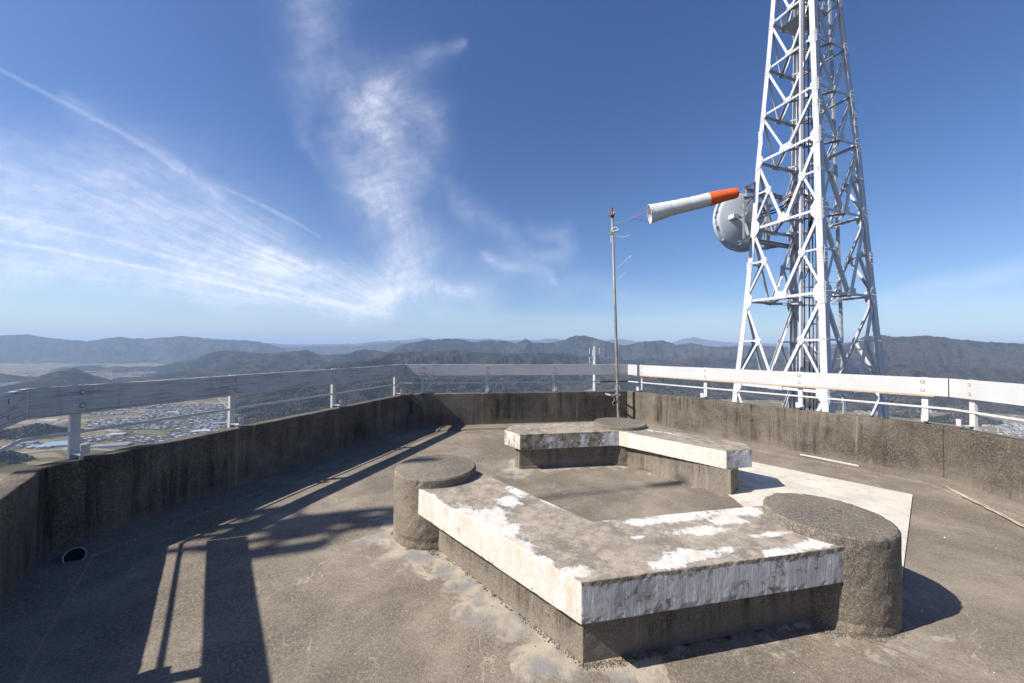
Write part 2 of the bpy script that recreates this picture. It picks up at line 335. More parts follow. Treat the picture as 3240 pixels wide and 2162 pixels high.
HILLS = []   # isolated hills: x, y, half width, height
def hill(px, py_base, wpx, height, asp=1.0):
    p = atz(px, py_base, VZ); HILLS.append((p[0], p[1], wpx/FPX*p[1]*.5, height, asp))
hill(213, 1228, 270, 178, .9); hill(-60, 1206, 240, 95); hill(110, 1376, 260, 42, .5); hill(-20, 1385, 160, 46, .6)
hill(-10, 1466, 150, 44, .7)
hill(2880, 1318, 120, 34, .6); hill(3050, 1335, 190, 52, .5); hill(3130, 1292, 90, 34, .6); hill(2650, 1250, 160, 60, .6); hill(2480, 1262, 120, 40)
hill(1760, 1192, 90, 40, .6); hill(1880, 1207, 90, 35, .6); hill(430, 1205, 120, 30, .5); hill(600, 1192, 150, 45, .5)
def terrain_h(x, y):
    r = np.hypot(x, y); az = np.arctan2(x, y)
    warp = fbm(x/2600, y/2600, 3); cf = ridged(x/430+9, y/430, 4, .55)
    z = np.full_like(r, VZ)
    cn = {}
    for (A, Zc, Rc, wf, wb, cv, ns) in LAYERS:
        if ns not in cn: cn[ns] = sstep(.30, .82, ridged(x/ns+3.1, y/ns-1.7, 6, .55))
        e = .05
        inside = sstep(A[0]-e, A[0]+e*.2, az)*(1-sstep(A[-1]-e*.2, A[-1]+e, az))
        zc = np.interp(az, A, Zc)+(fbm(az*70, az*0+len(A)*1.3, 4)*14+fbm(az*260, az*0+3.7, 3)*5)*np.mean(Rc)/6500; rc = np.interp(az, A, Rc)
        rr = r-rc-warp*wf*.25*sstep(0, .5, np.abs((r-rc)/wf))
        u = np.maximum(np.where(rr < 0, -rr/wf, rr/wb)-.06, 0)
        s = np.clip(1-u/1.35, 0, 1); s = s**1.15
        s = s*(1-cv*(1-cn[ns])*sstep(0.0, .22, u)*1.35-.10*(1-cf)*sstep(.06, .4, u))
        hh = (zc-VZ)*np.clip(s, 0, 1)*inside
        z = np.maximum(z, VZ+hh)
    for (hx, hy, w, hgt, asp) in HILLS:
        d2 = ((x-hx)/w)**2+((y-hy)/(w*asp))**2
        near = d2 < 6
        if near.any():
            s = np.exp(-d2**.75*1.6)*(1+.35*fbm(x/180, y/180, 4)); z = np.maximum(z, VZ-4+hgt*s*1.06)
    near = -11-.52*r; near = np.where(r > 520, -281-(r-520)*(149/1250.), near)
    near = np.where(r < 30, -11-.1*r, near-0*r); near = near+np.where(r > 60, fbm(x/160, y/160, 5)*sstep(60, 500, r)*26, 0)
    z = np.maximum(z, np.where(r < 2300, near, VZ))
    up = z-VZ
    z = z+np.where(up > 6, (fbm(x/230+2, y/230, 4)*7*np.clip(1.2-r/8000, .1, 1)+fbm(x/120, y/120, 4)*9+fbm(x/40, y/40, 2)*4)*sstep(6, 60, up)*sstep(100, 400, r), 0)
    return np.maximum(z, VZ)

az = np.concatenate([np.radians(np.linspace(-66, 66, 1500)), np.radians(np.linspace(68, 292, 70))])
rad = np.concatenate([np.linspace(6, 60, 8), np.geomspace(80, 1100, 28), np.geomspace(1115, 46000, 330)])
Rg, Ag = np.meshgrid(rad, az, indexing='ij')
X, Y = Rg*np.sin(Ag), Rg*np.cos(Ag)
Z = terrain_h(X, Y)
up = (Z-VZ)
forest = sstep(2.5, 9, up)
# where the villages stand (centre px, py, half width px, half height px, count)
TOWNS = [(330, 1306, 70, 8, 150), (455, 1285, 120, 10, 260), (560, 1312, 110, 13, 330), (430, 1343, 150, 17, 380), (660, 1345, 70, 20, 260), (640, 1290, 60, 10, 150), (700, 1322, 40, 12, 120),
         (808, 1268, 32, 12, 190), (866, 1308, 34, 14, 210), (905, 1335, 30, 10, 60), (330, 1391, 100, 8, 60), (480, 1392, 70, 10, 90), (590, 1375, 60, 14, 110), (690, 1366, 35, 10, 80), (110, 1412, 90, 8, 40),
         (42, 1222, 55, 14, 240), (290, 1158, 75, 7, 260), (410, 1182, 120, 7, 320), (180, 1152, 120, 4, 160), (100, 1178, 70, 6, 80), (330, 1190, 60, 5, 80), (620, 1180, 60, 5, 80), (520, 1225, 120, 12, 110), (700, 1200, 60, 10, 60),
         (1838, 1190, 26, 6, 60), (1790, 1215, 60, 10, 70), (1896, 1218, 18, 8, 90), (1850, 1232, 60, 6, 80), (2110, 1238, 60, 8, 30), (2540, 1280, 60, 9, 80), (2660, 1282, 90, 14, 170), (2760, 1300, 60, 12, 60), (2985, 1292, 20, 4, 18), (2945, 1305, 15, 3, 8),
         (3170, 1345, 60, 9, 110), (3230, 1366, 70, 14, 120), (3060, 1362, 60, 6, 20), (2400, 1250, 50, 8, 30)]
def tree_noise(x, y): return fbm(x/260+5, y/260, 4)
terrain_attr = dict(forest=forest, decid=sstep(-.12, .30, tree_noise(X, Y)+.10*np.sin(Ag*7+1)))

def terrain_mat():
    t = NT('valley_and_forest')
    km = t.mapping((.001, .001, .001))
    f = t.attr('forest')
    # forest: dark evergreen and grey-brown bare trees in stands
    n1 = t.noise(3.2, 6, .62, vec=km); n2 = t.noise(14, 6, .66, vec=km); n3 = t.noise(70, 4, .7, vec=km)
    xx = t.n.new('ShaderNodeSeparateXYZ'); t.L(t.tc(), xx.inputs[0]); stand = t.rng(t.math('ADD', t.math('ADD', t.math('MULTIPLY', n1, .5), t.math('MULTIPLY', n2, .5)), t.rng(xx.outputs[0], 500, 5000, -.01, .06)), .46, .56)
    ever = t.mix(t.rng(n3, .4, .65), (.012, .021, .014), (.034, .046, .026)); bare = t.mix(t.rng(n3, .38, .66), (.070, .055, .044), (.20, .148, .112))
    fc = t.mix(stand, ever, bare)
    scar = t.math('MULTIPLY', t.rng(t.noise(5.3, 5, .6, vec=km), .66, .69), t.rng(n2, .52, .6)); fc = t.mix(t.math('MULTIPLY', scar, .7), fc, (.26, .18, .12))
    # fields: strips of paddies, each with its own colour
    wv = t.add3(t.mapping((.001, .001, .001), rot=(0, 0, .5)), t.add3(t.noise(1.2, 2, vec=km, out='Color'), (.25, .25, 0), 'MULTIPLY'))
    fv = t.mapping((7.5, 17, 1), vec=wv); cell = t.vor(1, vec=fv, out='Color', metric='CHEBYCHEV', rnd=.85)
    sp = t.n.new('ShaderNodeSeparateColor'); t.L(cell, sp.inputs[0])
    fv2 = t.mapping((2.1, 2.9, 1), vec=wv); c2 = t.vor(1, vec=fv2, out='Color', metric='CHEBYCHEV', rnd=.8); sp2 = t.n.new('ShaderNodeSeparateColor'); t.L(c2, sp2.inputs[0])
    v = t.math('ADD', t.math('MULTIPLY', sp.outputs[0], .62), t.math('MULTIPLY', sp2.outputs[1], .38))
    fcol = t.ramp(v, [(0, (.060, .060, .032)), (.25, (.100, .095, .048)), (.42, (.14, .122, .070)), (.58, (.20, .165, .10)), (.72, (.245, .19, .115)), (.86, (.16, .125, .085)), (1, (.30, .24, .155))])
    x = t.n.new('ShaderNodeSeparateXYZ'); t.L(t.tc(), x.inputs[0])
    fcol = t.mix(t.rng(x.outputs[0], -200, 1500, 0, .45), fcol, (.26, .205, .13))
    fcol = t.mix(t.rng(t.noise(45, 5, .7, vec=km), .5, .75, 0, .5), fcol, (.10, .09, .06))
    e = t.vor(1, 'DISTANCE_TO_EDGE', vec=fv2, rnd=.8); fcol = t.mix(t.math('MULTIPLY', t.math('LESS_THAN', e, .022), .75), fcol, (.33, .31, .28))
    e2 = t.vor(1, 'DISTANCE_TO_EDGE', vec=fv, rnd=.85); fcol = t.mix(t.math('MULTIPLY', t.math('LESS_THAN', e2, .05), .4), fcol, (.07, .065, .045))
    tn = t.rng(t.noise(9, 4, .6, vec=km), .60, .63); fcol = t.mix(t.math('MULTIPLY', tn, .7), fcol, (.06, .062, .045))
    col = t.mix(f, fcol, fc)
    h = t.math('MULTIPLY', t.math('ADD', n3, t.math('MULTIPLY', n2, 1.3)), f)
    return t.done(col, 1.0, t.bump(h, 1.0, 85), spec=.0)
M['terrain'] = terrain_mat()
nr, nc = X.shape
V = np.stack([X, Y, Z], -1).reshape(-1, 3)
terrain = np_mesh('terrain', V, grid_faces(nr, nc, True)[:, ::-1], M['terrain'], kind='structure', attrs={'forest': forest.ravel()})

# ---- river, roads on the valley floor
def strip(name, px, w, mat, dz=.6, kind='structure'):
    P = [atz(x, y, VZ)[:2] for x, y in px]
    Q = []
    for i in range(len(P)-1):
        for t in np.linspace(0, 1, 8, endpoint=False):
            p0 = P[max(i-1, 0)]; p1 = P[i]; p2 = P[i+1]; p3 = P[min(i+2, len(P)-1)]
            Q.append(.5*((2*p1)+(-p0+p2)*t+(2*p0-5*p1+4*p2-p3)*t*t+(-p0+3*p1-3*p2+p3)*t**3))
    Q.append(P[-1]); Q = np.array(Q); ws = np.interp(np.linspace(0, 1, len(Q)), np.linspace(0, 1, len(w)), w) if hasattr(w, '__len__') else np.full(len(Q), w)
    D = np.gradient(Q, axis=0); D /= np.linalg.norm(D, axis=1)[:, None]+1e-9; N = np.stack([-D[:, 1], D[:, 0]], 1)
    L = Q+N*ws[:, None]/2; Rr = Q-N*ws[:, None]/2; z = VZ+dz
    vs = np.concatenate([np.c_[L, np.full(len(Q), z)], np.c_[Rr, np.full(len(Q), z)]]); n = len(Q); i = np.arange(n-1)
    return np_mesh(name, vs, np.stack([i, i+n, i+n+1, i+1], 1), mat, kind=kind, smooth=False)
M['water'] = simple('river_water', (.10, .14, .19), .12, .1, .01, spec=.6)
M['bank'] = simple('river_bank', (.23, .155, .085), 1, .35, .02)
M['road'] = simple('far_road', (.30, .29, .275), .95, .1, .02)
RIV = [(835, 1222), (812, 1243), (792, 1254), (772, 1270), (790, 1292), (800, 1302), (803, 1320), (812, 1345), (825, 1375)]
strip('river_bank', RIV, [60, 70, 90, 110, 130, 150, 150, 150], M['bank'], .5)
strip('river', RIV, [14, 18, 16, 20, 26, 40, 46, 40, 34], M['water'], .9)
strip('river', [(0, 1174), (60, 1178), (110, 1176), (148, 1182), (140, 1190), (90, 1196), (40, 1201)], 60, M['bank'], .5)
for rd in ([(690, 1262), (715, 1285), (724, 1305), (700, 1330), (640, 1352)], [(561, 1355), (560, 1366), (530, 1392), (505, 1420)], [(822, 1248), (838, 1270), (850, 1296), (900, 1330), (930, 1350)], [(455, 1310), (440, 1330), (530, 1336)], [(70, 1341), (200, 1339), (330, 1336), (440, 1334)],
           [(345, 1391), (380, 1387), (415, 1390)], [(3240, 1300), (3190, 1328), (3150, 1350)], [(3080, 1328), (3170, 1335), (3240, 1342)], [(2830, 1300), (2700, 1296), (2560, 1290)], [(230, 1318), (120, 1338)], [(860, 1245), (885, 1285), (925, 1320), (960, 1345)]):
    strip('road', rd, 9, M['road'], 1.2)

# ---- houses: the 300 largest as things, the rest as one mass
def house_mesh(name, w, d, h, rh, mats, flat=False):
    b = MB(); b.box(-w/2, w/2, -d/2, d/2, 0, h, 0)
    if flat: b.box(-w/2-.3, w/2+.3, -d/2-.3, d/2+.3, h, h+.5, 1)
    else:
        o = .7; b.add([(-w/2-o, -d/2-o, h), (w/2+o, -d/2-o, h), (w/2+o, d/2+o, h), (-w/2-o, d/2+o, h), (-w/2+1.2, 0, h+rh), (w/2-1.2, 0, h+rh)],
                      [(0, 1, 5, 4), (2, 3, 4, 5), (1, 2, 5), (3, 0, 4), (3, 2, 1, 0)], 1)
    me = bpy.data.meshes.new(name); me.from_pydata(b.v, [], b.f)
    for m in mats: me.materials.append(m)
    me.polygons.foreach_set('material_index', b.m); me.update(); return me
HW = simple('house_wall_white', (.42, .40, .37), .9, .15, .4); HB = simple('house_wall_brown', (.30, .25, .2), .9, .2, .4)
RG = simple('roof_grey_tile', (.20, .205, .22), .6, .3, .3, spec=.5); RD = simple('roof_dark_tile', (.07, .07, .078), .6, .3, .3, spec=.5); RB = simple('roof_brown_tile', (.16, .10, .075), .7, .3, .3); RW = simple('roof_pale_sheet', (.42, .43, .44), .5, .2, .3); RU = simple('roof_blue_sheet', (.19, .31, .42), .5, .12, .3)
KINDS = [('grey tiled', house_mesh('house', 12, 8, 5, 3, [HW, RG])), ('dark tiled', house_mesh('house', 11, 9, 5.5, 3, [HW, RD])), ('brown roofed', house_mesh('house', 10, 8, 5, 2.6, [HB, RB])),
         ('pale roofed', house_mesh('house', 14, 9, 5, 1.6, [HW, RW])), ('flat roofed', house_mesh('house', 14, 11, 7, 0, [HW, RW], True)), ('blue roofed', house_mesh('house', 13, 9, 4.5, 1.8, [HW, RU]))]
pk = [.38, .32, .12, .10, .06, .02]
SPOTS = []
for ti, (cx, cy, hw, hh, n) in enumerate(TOWNS):
    for _ in range(int(n*1.7)):
        a = rng.random()*2*math.pi; q = rng.random()**.55*1.08
        px, py = cx+hw*q*math.cos(a), cy+hh*q*math.sin(a); 
        if px < -350 or px > 3600: continue
        p = atz(px, py, VZ); SPOTS.append((p[0], p[1], ti))
SP = np.array([(a, b) for a, b, _ in SPOTS]); hz = terrain_h(SP[:, 0], SP[:, 1])
riv = np.array([atz(x, y, VZ)[:2] for x, y in RIV])
def seg_d(P, A, B):
    d = B-A; t = np.clip(((P-A)@d)/(d@d), 0, 1); return np.linalg.norm(P-(A+t[:, None]*d), axis=1)
rd_ = np.min([seg_d(SP, riv[i], riv[i+1]) for i in range(len(riv)-1)], axis=0)
ok = (hz < VZ+2) & (rd_ > 75)
# thin out overlaps
cells = {}; keep = []
for i in np.argsort(SP[:, 1]):
    if not ok[i]: continue
    kx, ky = int(SP[i, 0]//14), int(SP[i, 1]//14)
    if (kx, ky) in cells: continue
    cells[(kx, ky)] = 1; keep.append(i)
where = {0: 'left'}
TW = {0: 'by the green roofed hall under the left rail board', 1: 'by the green roofed hall under the left rail board', 2: 'beside the green roofed hall towards the second left post', 3: 'town above the lower bar between the first two left posts', 4: 'cluster just left of the second left post', 5: 'row close under the rail board left of the second left post', 6: 'cluster just left of the second left post', 10: 'scattered lot by the long grey warehouse', 11: 'lot on the brown fields by the white arched hall', 12: 'lot along the road curving down to the parapet', 13: 'lot along the parapet edge near the second left post', 14: 'lot around the blue roofed factory', 7: 'upper riverside town beyond the second left post', 8: 'middle of the riverside town right of the river', 9: 'lower tip of the riverside town by the parapet'}
def town_words(px, ti=-1):
    if ti in TW: return TW[ti]
    return 'village below the left rail' if px < 760 else 'riverside village in the gap right of the second left post' if px < 960 else 'hamlet beyond the windsock pole' if px < 2000 else 'village seen through the white tower legs' if px < 2880 else 'village beyond the right end of the rail'
first = {}
restV, restF, restM = [], [], []
nreal = 0
for i in keep:
    k = int(rng.choice(6, p=pk)); me = KINDS[k][1]; rot = rng.choice([.5, .5+math.pi/2])+rng.normal()*.12; s = rng.uniform(.8, 1.3)
    px, py = proj((SP[i, 0], SP[i, 1], VZ)); vis = -20 < px < 3260 and py < 1500
    if nreal < 292 and vis:
        o = bpy.data.objects.new('house', me); COL.objects.link(o); o.location = (SP[i, 0], SP[i, 1], VZ); o.rotation_euler = (0, 0, rot); o.scale = (s, s, s)
        w = town_words(px, SPOTS[i][2]); tag(o, 'tiny %s house, %s' % (KINDS[k][0], w), 'house', '%s houses, %s' % (KINDS[k][0], w)); nreal += 1
    else:
        c, sn = math.cos(rot)*s, math.sin(rot)*s; o0 = len(restV)
        for v in me.vertices: restV.append((SP[i, 0]+v.co.x*c-v.co.y*sn, SP[i, 1]+v.co.x*sn+v.co.y*c, VZ+v.co.z*s))
        for p in me.polygons: restF.append(tuple(x+o0 for x in p.vertices)); restM.append([[0, 2], [0, 3], [1, 4], [0, 5], [0, 5], [0, 6]][k][p.material_index])
me = bpy.data.meshes.new('far_houses'); me.from_pydata(restV, [], restF)
for m in (HW, HB, RG, RD, RB, RW, RU): me.materials.append(m)
me.polygons.foreach_set('material_index', restM); me.update(); o = link('distant_houses', me, None, 'stuff'); tag(o, 'distant houses scattered over the valley floor far below', 'houses')

# larger buildings in the valley
def vbuild(name, px, py, label, w, d, h, rot, roof, bays=1, wall=None, rh=3):
    p = atz(px, py, VZ); t = thing(name, label, 'building', p)
    c, s_ = math.cos(rot), math.sin(rot); Xa = np.array([c, s_, 0]); Ya = np.array([-s_, c, 0]); Za = np.array([0, 0, 1.])
    b = MB(); b.frame(p, Xa, Ya, Za, -w/2, w/2, -d/2, d/2, 0, h); b.build('wall', wall or HW, t)
    bd = d/bays
    for k in range(bays):
        y0 = -d/2+k*bd; b = MB(); O = p+Ya*(y0+bd/2)+Za*(h+.05); n = 7
        prof = [(-bd/2, 0)]+[(-bd/2*math.cos(math.pi*j/n), rh*math.sin(math.pi*j/n)+.1) for j in range(1, n)]+[(bd/2, 0)]
        b.plate(O-Xa*(w/2+1), Ya, Za, Xa, prof, 0, w+2); b.build('roof', roof, t)
    return t
vbuild('factory', 190, 1409, 'long factory with five bright blue barrel roofs below the left rail corner', 95, 85, 7, .35, RU, 5, rh=4)
vbuild('factory', 118, 1416, 'smaller blue roofed factory hall left of the big blue one', 50, 26, 6, .35, RU, 2)
vbuild('factory', 85, 1408, 'grey green factory block with pale front wall left of the blue roofs', 55, 30, 12, .35, RG, 1, rh=1)
vbuild('warehouse', 355, 1412, 'long grey warehouse row right of the first left post', 120, 45, 6, .35, RG, 3)
vbuild('school', 372, 1378, 'white hall with low arched roofs beside brown fields below the left rail', 60, 30, 7, .3, RW, 2)
vbuild('greenhouse', 156, 1332, 'long white greenhouse roof among the green fields under the left rail board', 100, 16, 4, .1, RW, 1)
vbuild('hall', 548, 1308, 'green roofed sports hall among houses under the left rail board', 55, 35, 9, .3, simple('roof_green', (.25, .38, .33), .6), 1)
vbuild('warehouse', 636, 1368, 'white warehouse with pale roof left of the second left post', 70, 40, 8, .5, RW, 2)
vbuild('warehouse', 705, 1342, 'grey flat warehouse just left of the second left post', 80, 45, 8, .4, RG, 1)
vbuild('warehouse', 2800, 1312, 'pale long shed on tan fields seen right of the white tower', 70, 22, 6, .1, RW, 1)

# ---- trees: nearer woods as one scattered mass
M['tree'] = (lambda: (lambda t: t.done(t.mix(t.attr('tone'), t.mix(t.noise(.02, 3), (.012, .022, .014), (.032, .045, .022)), t.mix(t.noise(.03, 3), (.05, .042, .032), (.115, .09, .065))), 1, spec=0))(NT('woodland')))()
def scatter_trees(n, amin, amax, rmin, rmax):
    a = rng.uniform(amin, amax, n); r = np.sqrt(rng.uniform(rmin**2, rmax**2, n)); x, y = r*np.sin(a), r*np.cos(a); z = terrain_h(x, y)
    k = z > VZ+4; x, y, z, r = x[k], y[k], z[k], r[k]
    slope = (z+12-EYE)/y; px = IW/2+FPX*x/y
    lim = np.interp(px, [-200, 0, 145, 1290, 1984, 2983, 3240, 3600], [-.46, -.38, -.34, -.15, -.14, -.23, -.27, -.32]); k = slope > lim
    return x[k], y[k], z[k]
tx, ty, tz = scatter_trees(150000, math.radians(-57), math.radians(57), 1300, 4300)
sel = rng.permutation(len(tx))[:52000]; tx, ty, tz = tx[sel], ty[sel], tz[sel]
tn = sstep(.42, .58, .5+.5*tree_noise(tx*1.7, ty*1.7)+rng.normal(0, .06, len(tx)))
hgt = rng.uniform(9, 16, len(tx)); wd = hgt*np.where(tn > .5, rng.uniform(.45, .62, len(tx)), rng.uniform(.28, .42, len(tx)))
k = 5; ang = np.arange(k)*2*np.pi/k
base = np.concatenate([np.stack([np.cos(ang)*.8, np.sin(ang)*.8, np.full(k, .12)], 1), np.stack([np.cos(ang+.6), np.sin(ang+.6), np.full(k, .5)], 1), [[0, 0, 1]]])
jit = rng.uniform(.75, 1.25, (len(tx), 2*k+1, 1))
TV = base[None]*np.stack([wd, wd, hgt], 1)[:, None]; TV[:, :, :2] *= jit; TV += np.stack([tx, ty, tz-1], 1)[:, None]
fc = [(i, (i+1) % k, k+i) for i in range(k)]+[((i+1) % k, k+(i+1) % k, k+i) for i in range(k)]+[(k+i, k+(i+1) % k, 2*k) for i in range(k)]
TF = (np.array(fc)[None]+(np.arange(len(tx))*(2*k+1))[:, None, None]).reshape(-1, 3)
wood = np_mesh('forest', TV.reshape(-1, 3), TF, M['tree'], kind='stuff', smooth=False, attrs={'tone': np.repeat(tn, 2*k+1)})
wood['label'] = 'mixed evergreen and bare winter woodland on the lower hills'; wood['category'] = 'forest'

# ------------------------------------------------------------------ haze
hz_m = bpy.data.materials.new('haze'); hz_m.use_nodes = True; hn = hz_m.node_tree; hn.nodes.clear()
pv = hn.nodes.new('ShaderNodeVolumePrincipled'); pv.inputs['Color'].default_value = (.54, .72, 1.0, 1); pv.inputs['Density'].default_value = 4.9e-5; pv.inputs['Anisotropy'].default_value = 0.0
ho = hn.nodes.new('ShaderNodeOutputMaterial'); hn.links.new(pv.outputs[0], ho.inputs['Volume'])
b = MB(); b.box(-60000, 60000, -60000, 60000, VZ-2, 900); hz_o = b.build('haze', hz_m, kind='stuff')
hz_o['label'] = 'thin blue air haze over the valley and mountains'; hz_o['category'] = 'haze'

# ------------------------------------------------------------------ cirrus clouds and vapour trails at 9 km
def clouds():
    ALT = 9000.
    W2, H2 = 820, 460
    gx = np.linspace(-260, 3500, W2); gy = np.linspace(-300, 1078, H2)
    GX, GY = np.meshgrid(gx, gy)
    a = (GX-IW/2)/FPX; bb = (GY-IH/2)/FPX
    d = FV[None, None]+RV[None, None]*a[..., None]-UV[None, None]*bb[..., None]
    t = (ALT-EYE)/np.maximum(d[..., 2], .014)
    P = d*t[..., None]; P[..., 2] += EYE
    den = np.zeros_like(GX); S = IW/2350.
    DX, DY = GX/S, GY/S
    def stroke(pts, w, amp, wx, wy, soft=2.):
        nonlocal den
        ws = w if hasattr(w, '__len__') else [w]*len(pts); best = np.zeros_like(GX)
        for i in range(len(pts)-1):
            (x0, y0), (x1, y1) = pts[i], pts[i+1]; dx, dy = x1-x0, y1-y0
            tt = np.clip(((wx-x0)*dx+(wy-y0)*dy)/(dx*dx+dy*dy), 0, 1); w_ = ws[i]+(ws[i+1]-ws[i])*tt
            best = np.maximum(best, np.exp(-(np.hypot(wx-x0-tt*dx, wy-y0-tt*dy)/w_)**soft))
        den = den+best*amp
    w1x = DX+fbm(DX/150, DY/150, 4)*44; w1y = DY+fbm(DX/150+9, DY/150, 4)*44
    # tall feathery column in the middle
    stroke([(740, -60), (700, 60), (720, 150), (810, 240)], [70, 70, 70, 60], .22, w1x, w1y)
    stroke([(1075, 85), (1000, 125), (940, 180), (880, 240)], [10, 26, 40, 46], .26, w1x, w1y)
    stroke([(850, 220), (880, 330), (880, 440), (925, 540), (935, 600), (870, 670), (820, 715)], [54, 70, 70, 54, 56, 44, 28], .54, w1x, w1y)
    stroke([(760, 330), (850, 470)], 46, .20, w1x, w1y)
    stroke([(980, 280), (1000, 330), (960, 400)], 40, .22, w1x, w1y)
    stroke([(880, 655), (1000, 655), (1090, 680)], [30, 22, 14], .40, w1x, w1y)
    stroke([(1020, 430), (1090, 490), (1165, 545)], [14, 34, 30], .24, w1x, w1y)
    stroke([(1225, 535), (1275, 545), (1300, 575), (1250, 592), (1190, 578)], [24, 28, 22, 18, 20], .20, w1x, w1y)
    stroke([(1110, 590), (1200, 622), (1285, 628)], [16, 20, 8], .34, w1x, w1y)
    stroke([(560, 560), (680, 610), (830, 640)], [10, 22, 20], .24, w1x, w1y)
    stroke([(680, 250), (700, 330), (730, 380)], 16, .12, w1x, w1y)
    a1 = math.radians(-24); u = DX*math.cos(a1)+DY*math.sin(a1); v = -DX*math.sin(a1)+DY*math.cos(a1)
    qx = fbm(DX/90, DY/90, 4)*.9; f1 = ridged(u/110+qx, v/26+qx*.8, 6, .62); f2 = fbm(DX/95+qx*.5, DY/95, 6, .6)*.5+.5
    f3 = fbm(u/70+qx, v/20+qx, 6, .66)*.5+.5; col = den*np.clip(f2*1.9-.35, .04, 1.4)*(.40+np.clip(f3*1.7-.45, 0, 1.2)*.50+np.clip(f1-.45, 0, 1)*.22)*1.0+den*.08
    # veil fanning out from low in the middle towards the left
    den = np.zeros_like(GX)
    w2x = DX; w2y = DY+fbm(DX/260, DY/60, 4)*16
    stroke([(-90, 520), (250, 565), (560, 625), (870, 695)], [150, 130, 90, 40], .56, w2x, w2y)
    stroke([(-90, 420), (250, 480), (520, 570), (760, 660)], [110, 100, 80, 30], .32, w2x, w2y)
    stroke([(-90, 600), (300, 640), (650, 690), (900, 720)], [50, 40, 26, 10], .30, w2x, w2y)
    stroke([(150, 230), (330, 345), (470, 440)], [20, 44, 30], .16, w2x, w2y)
    stroke([(200, 330), (450, 420), (640, 520)], [80, 100, 80], .15, w2x, w2y)
    stroke([(-90, 330), (200, 380), (500, 470)], [60, 60, 40], .10, w2x, w2y)
    stroke([(500, 640), (800, 680), (1100, 690)], [80, 90, 50], .34, w2x, w2y)
    stroke([(870, 180), (900, 400), (930, 600)], [90, 110, 110], .13, w1x, w1y)
    stroke([(920, 560), (1100, 620), (1300, 640)], [60, 60, 40], .14, w1x, w1y)
    stroke([(690, -60), (700, 200)], [70, 60], .10, w1x, w1y)
    stroke([(2010, 690), (2200, 652), (2450, 600)], [16, 24, 30], .30, w2x, w2y)
    stroke([(2000, 715), (2200, 700), (2450, 690)], 26, .16, w2x, w2y)
    stroke([(1340, 650), (1500, 700), (1700, 722)], 30, .12, w2x, w2y)
    stroke([(1000, 722), (1300, 735), (1650, 735)], 16, .16, w2x, w2y)
    th = np.arctan2(DY-760, DX-1000); rho = np.hypot(DX-1000, DY-760)
    g1 = ridged(th*26+fbm(DX/200, DY/200, 3)*.35, rho/420, 5, .6); g2 = fbm(th*60+4, rho/240, 4, .6)*.5+.5; g3 = fbm(DX/170, DY/90+3, 5, .6)*.5+.5
    veil = den*(.52+np.clip(g1-.35, 0, 1)*.42+.28*np.clip(g2-.3, 0, 1))*np.clip(g3*1.3+.2, .3, 1.25)*.92
    soft_den = col+veil
    # vapour trails
    den = np.zeros_like(GX); w3x, w3y = DX+fbm(DX/40, DY/40, 2)*3, DY+fbm(DX/40+9, DY/40, 2)*3
    stroke([(-90, 110), (0, 160), (120, 222), (260, 295), (350, 345), (400, 378), (440, 405), (500, 450)], [5, 5, 5, 5, 8, 13, 20, 20], .15, w3x, w3y)
    stroke([(-90, 537), (0, 552), (300, 608), (600, 672), (840, 706)], [7, 6, 5, 4, 3], .30, w3x, w3y)
    stroke([(-90, 478), (0, 494), (250, 548), (560, 640), (800, 700)], [7, 6, 6, 4, 3], .16, w3x, w3y)
    stroke([(520, 434), (640, 490), (735, 544)], [2, 4, 2], .15, w3x, w3y)
    stroke([(560, 555), (700, 610)], 3, .16, w3x, w3y)
    t_ = NT('ice_cloud')
    nv = t_.n.new('ShaderNodeVectorMath'); nv.operation = 'NORMALIZE'; t_.L(t_.tc(), nv.inputs[0])
    n2 = t_.noise(38, 6, .68, vec=nv.outputs[0], dist=1.0)
    soft = t_.math('MULTIPLY', t_.attr('veil'), t_.rng(n2, .3, .7, .82, 1.2))
    tr = t_.math('MULTIPLY', t_.attr('trail'), t_.rng(n2, .35, .65, .45, 1.3))
    al = t_.math('MINIMUM', t_.math('MULTIPLY', t_.math('ADD', soft, tr), .74), .62)
    df = t_.n.new('ShaderNodeBsdfDiffuse'); df.inputs[0].default_value = (.9, .9, .9, 1); tl = t_.n.new('ShaderNodeBsdfTranslucent'); tl.inputs[0].default_value = (.95, .95, .95, 1)
    ms = t_.n.new('ShaderNodeMixShader'); ms.inputs[0].default_value = .8; t_.L(df.outputs[0], ms.inputs[1]); t_.L(tl.outputs[0], ms.inputs[2])
    tp = t_.n.new('ShaderNodeBsdfTransparent'); m2 = t_.n.new('ShaderNodeMixShader'); t_.L(al, m2.inputs[0]); t_.L(tp.outputs[0], m2.inputs[1]); t_.L(ms.outputs[0], m2.inputs[2]); t_.L(m2.outputs[0], t_.out.inputs[0])
    edge = sstep(-260, -60, GX)*(1-sstep(3300, 3500, GX))*sstep(-300, -120, GY)*(1-sstep(1000, 1070, GY))
    o = np_mesh('cirrus_cloud', P.reshape(-1, 3), grid_faces(H2, W2), t_.m, kind='stuff', attrs={'veil': (soft_den*edge).ravel(), 'trail': (den*edge).ravel()})
    o['label'] = 'thin white cirrus wisps and vapour trails across the blue sky'; o['category'] = 'clouds'
clouds()

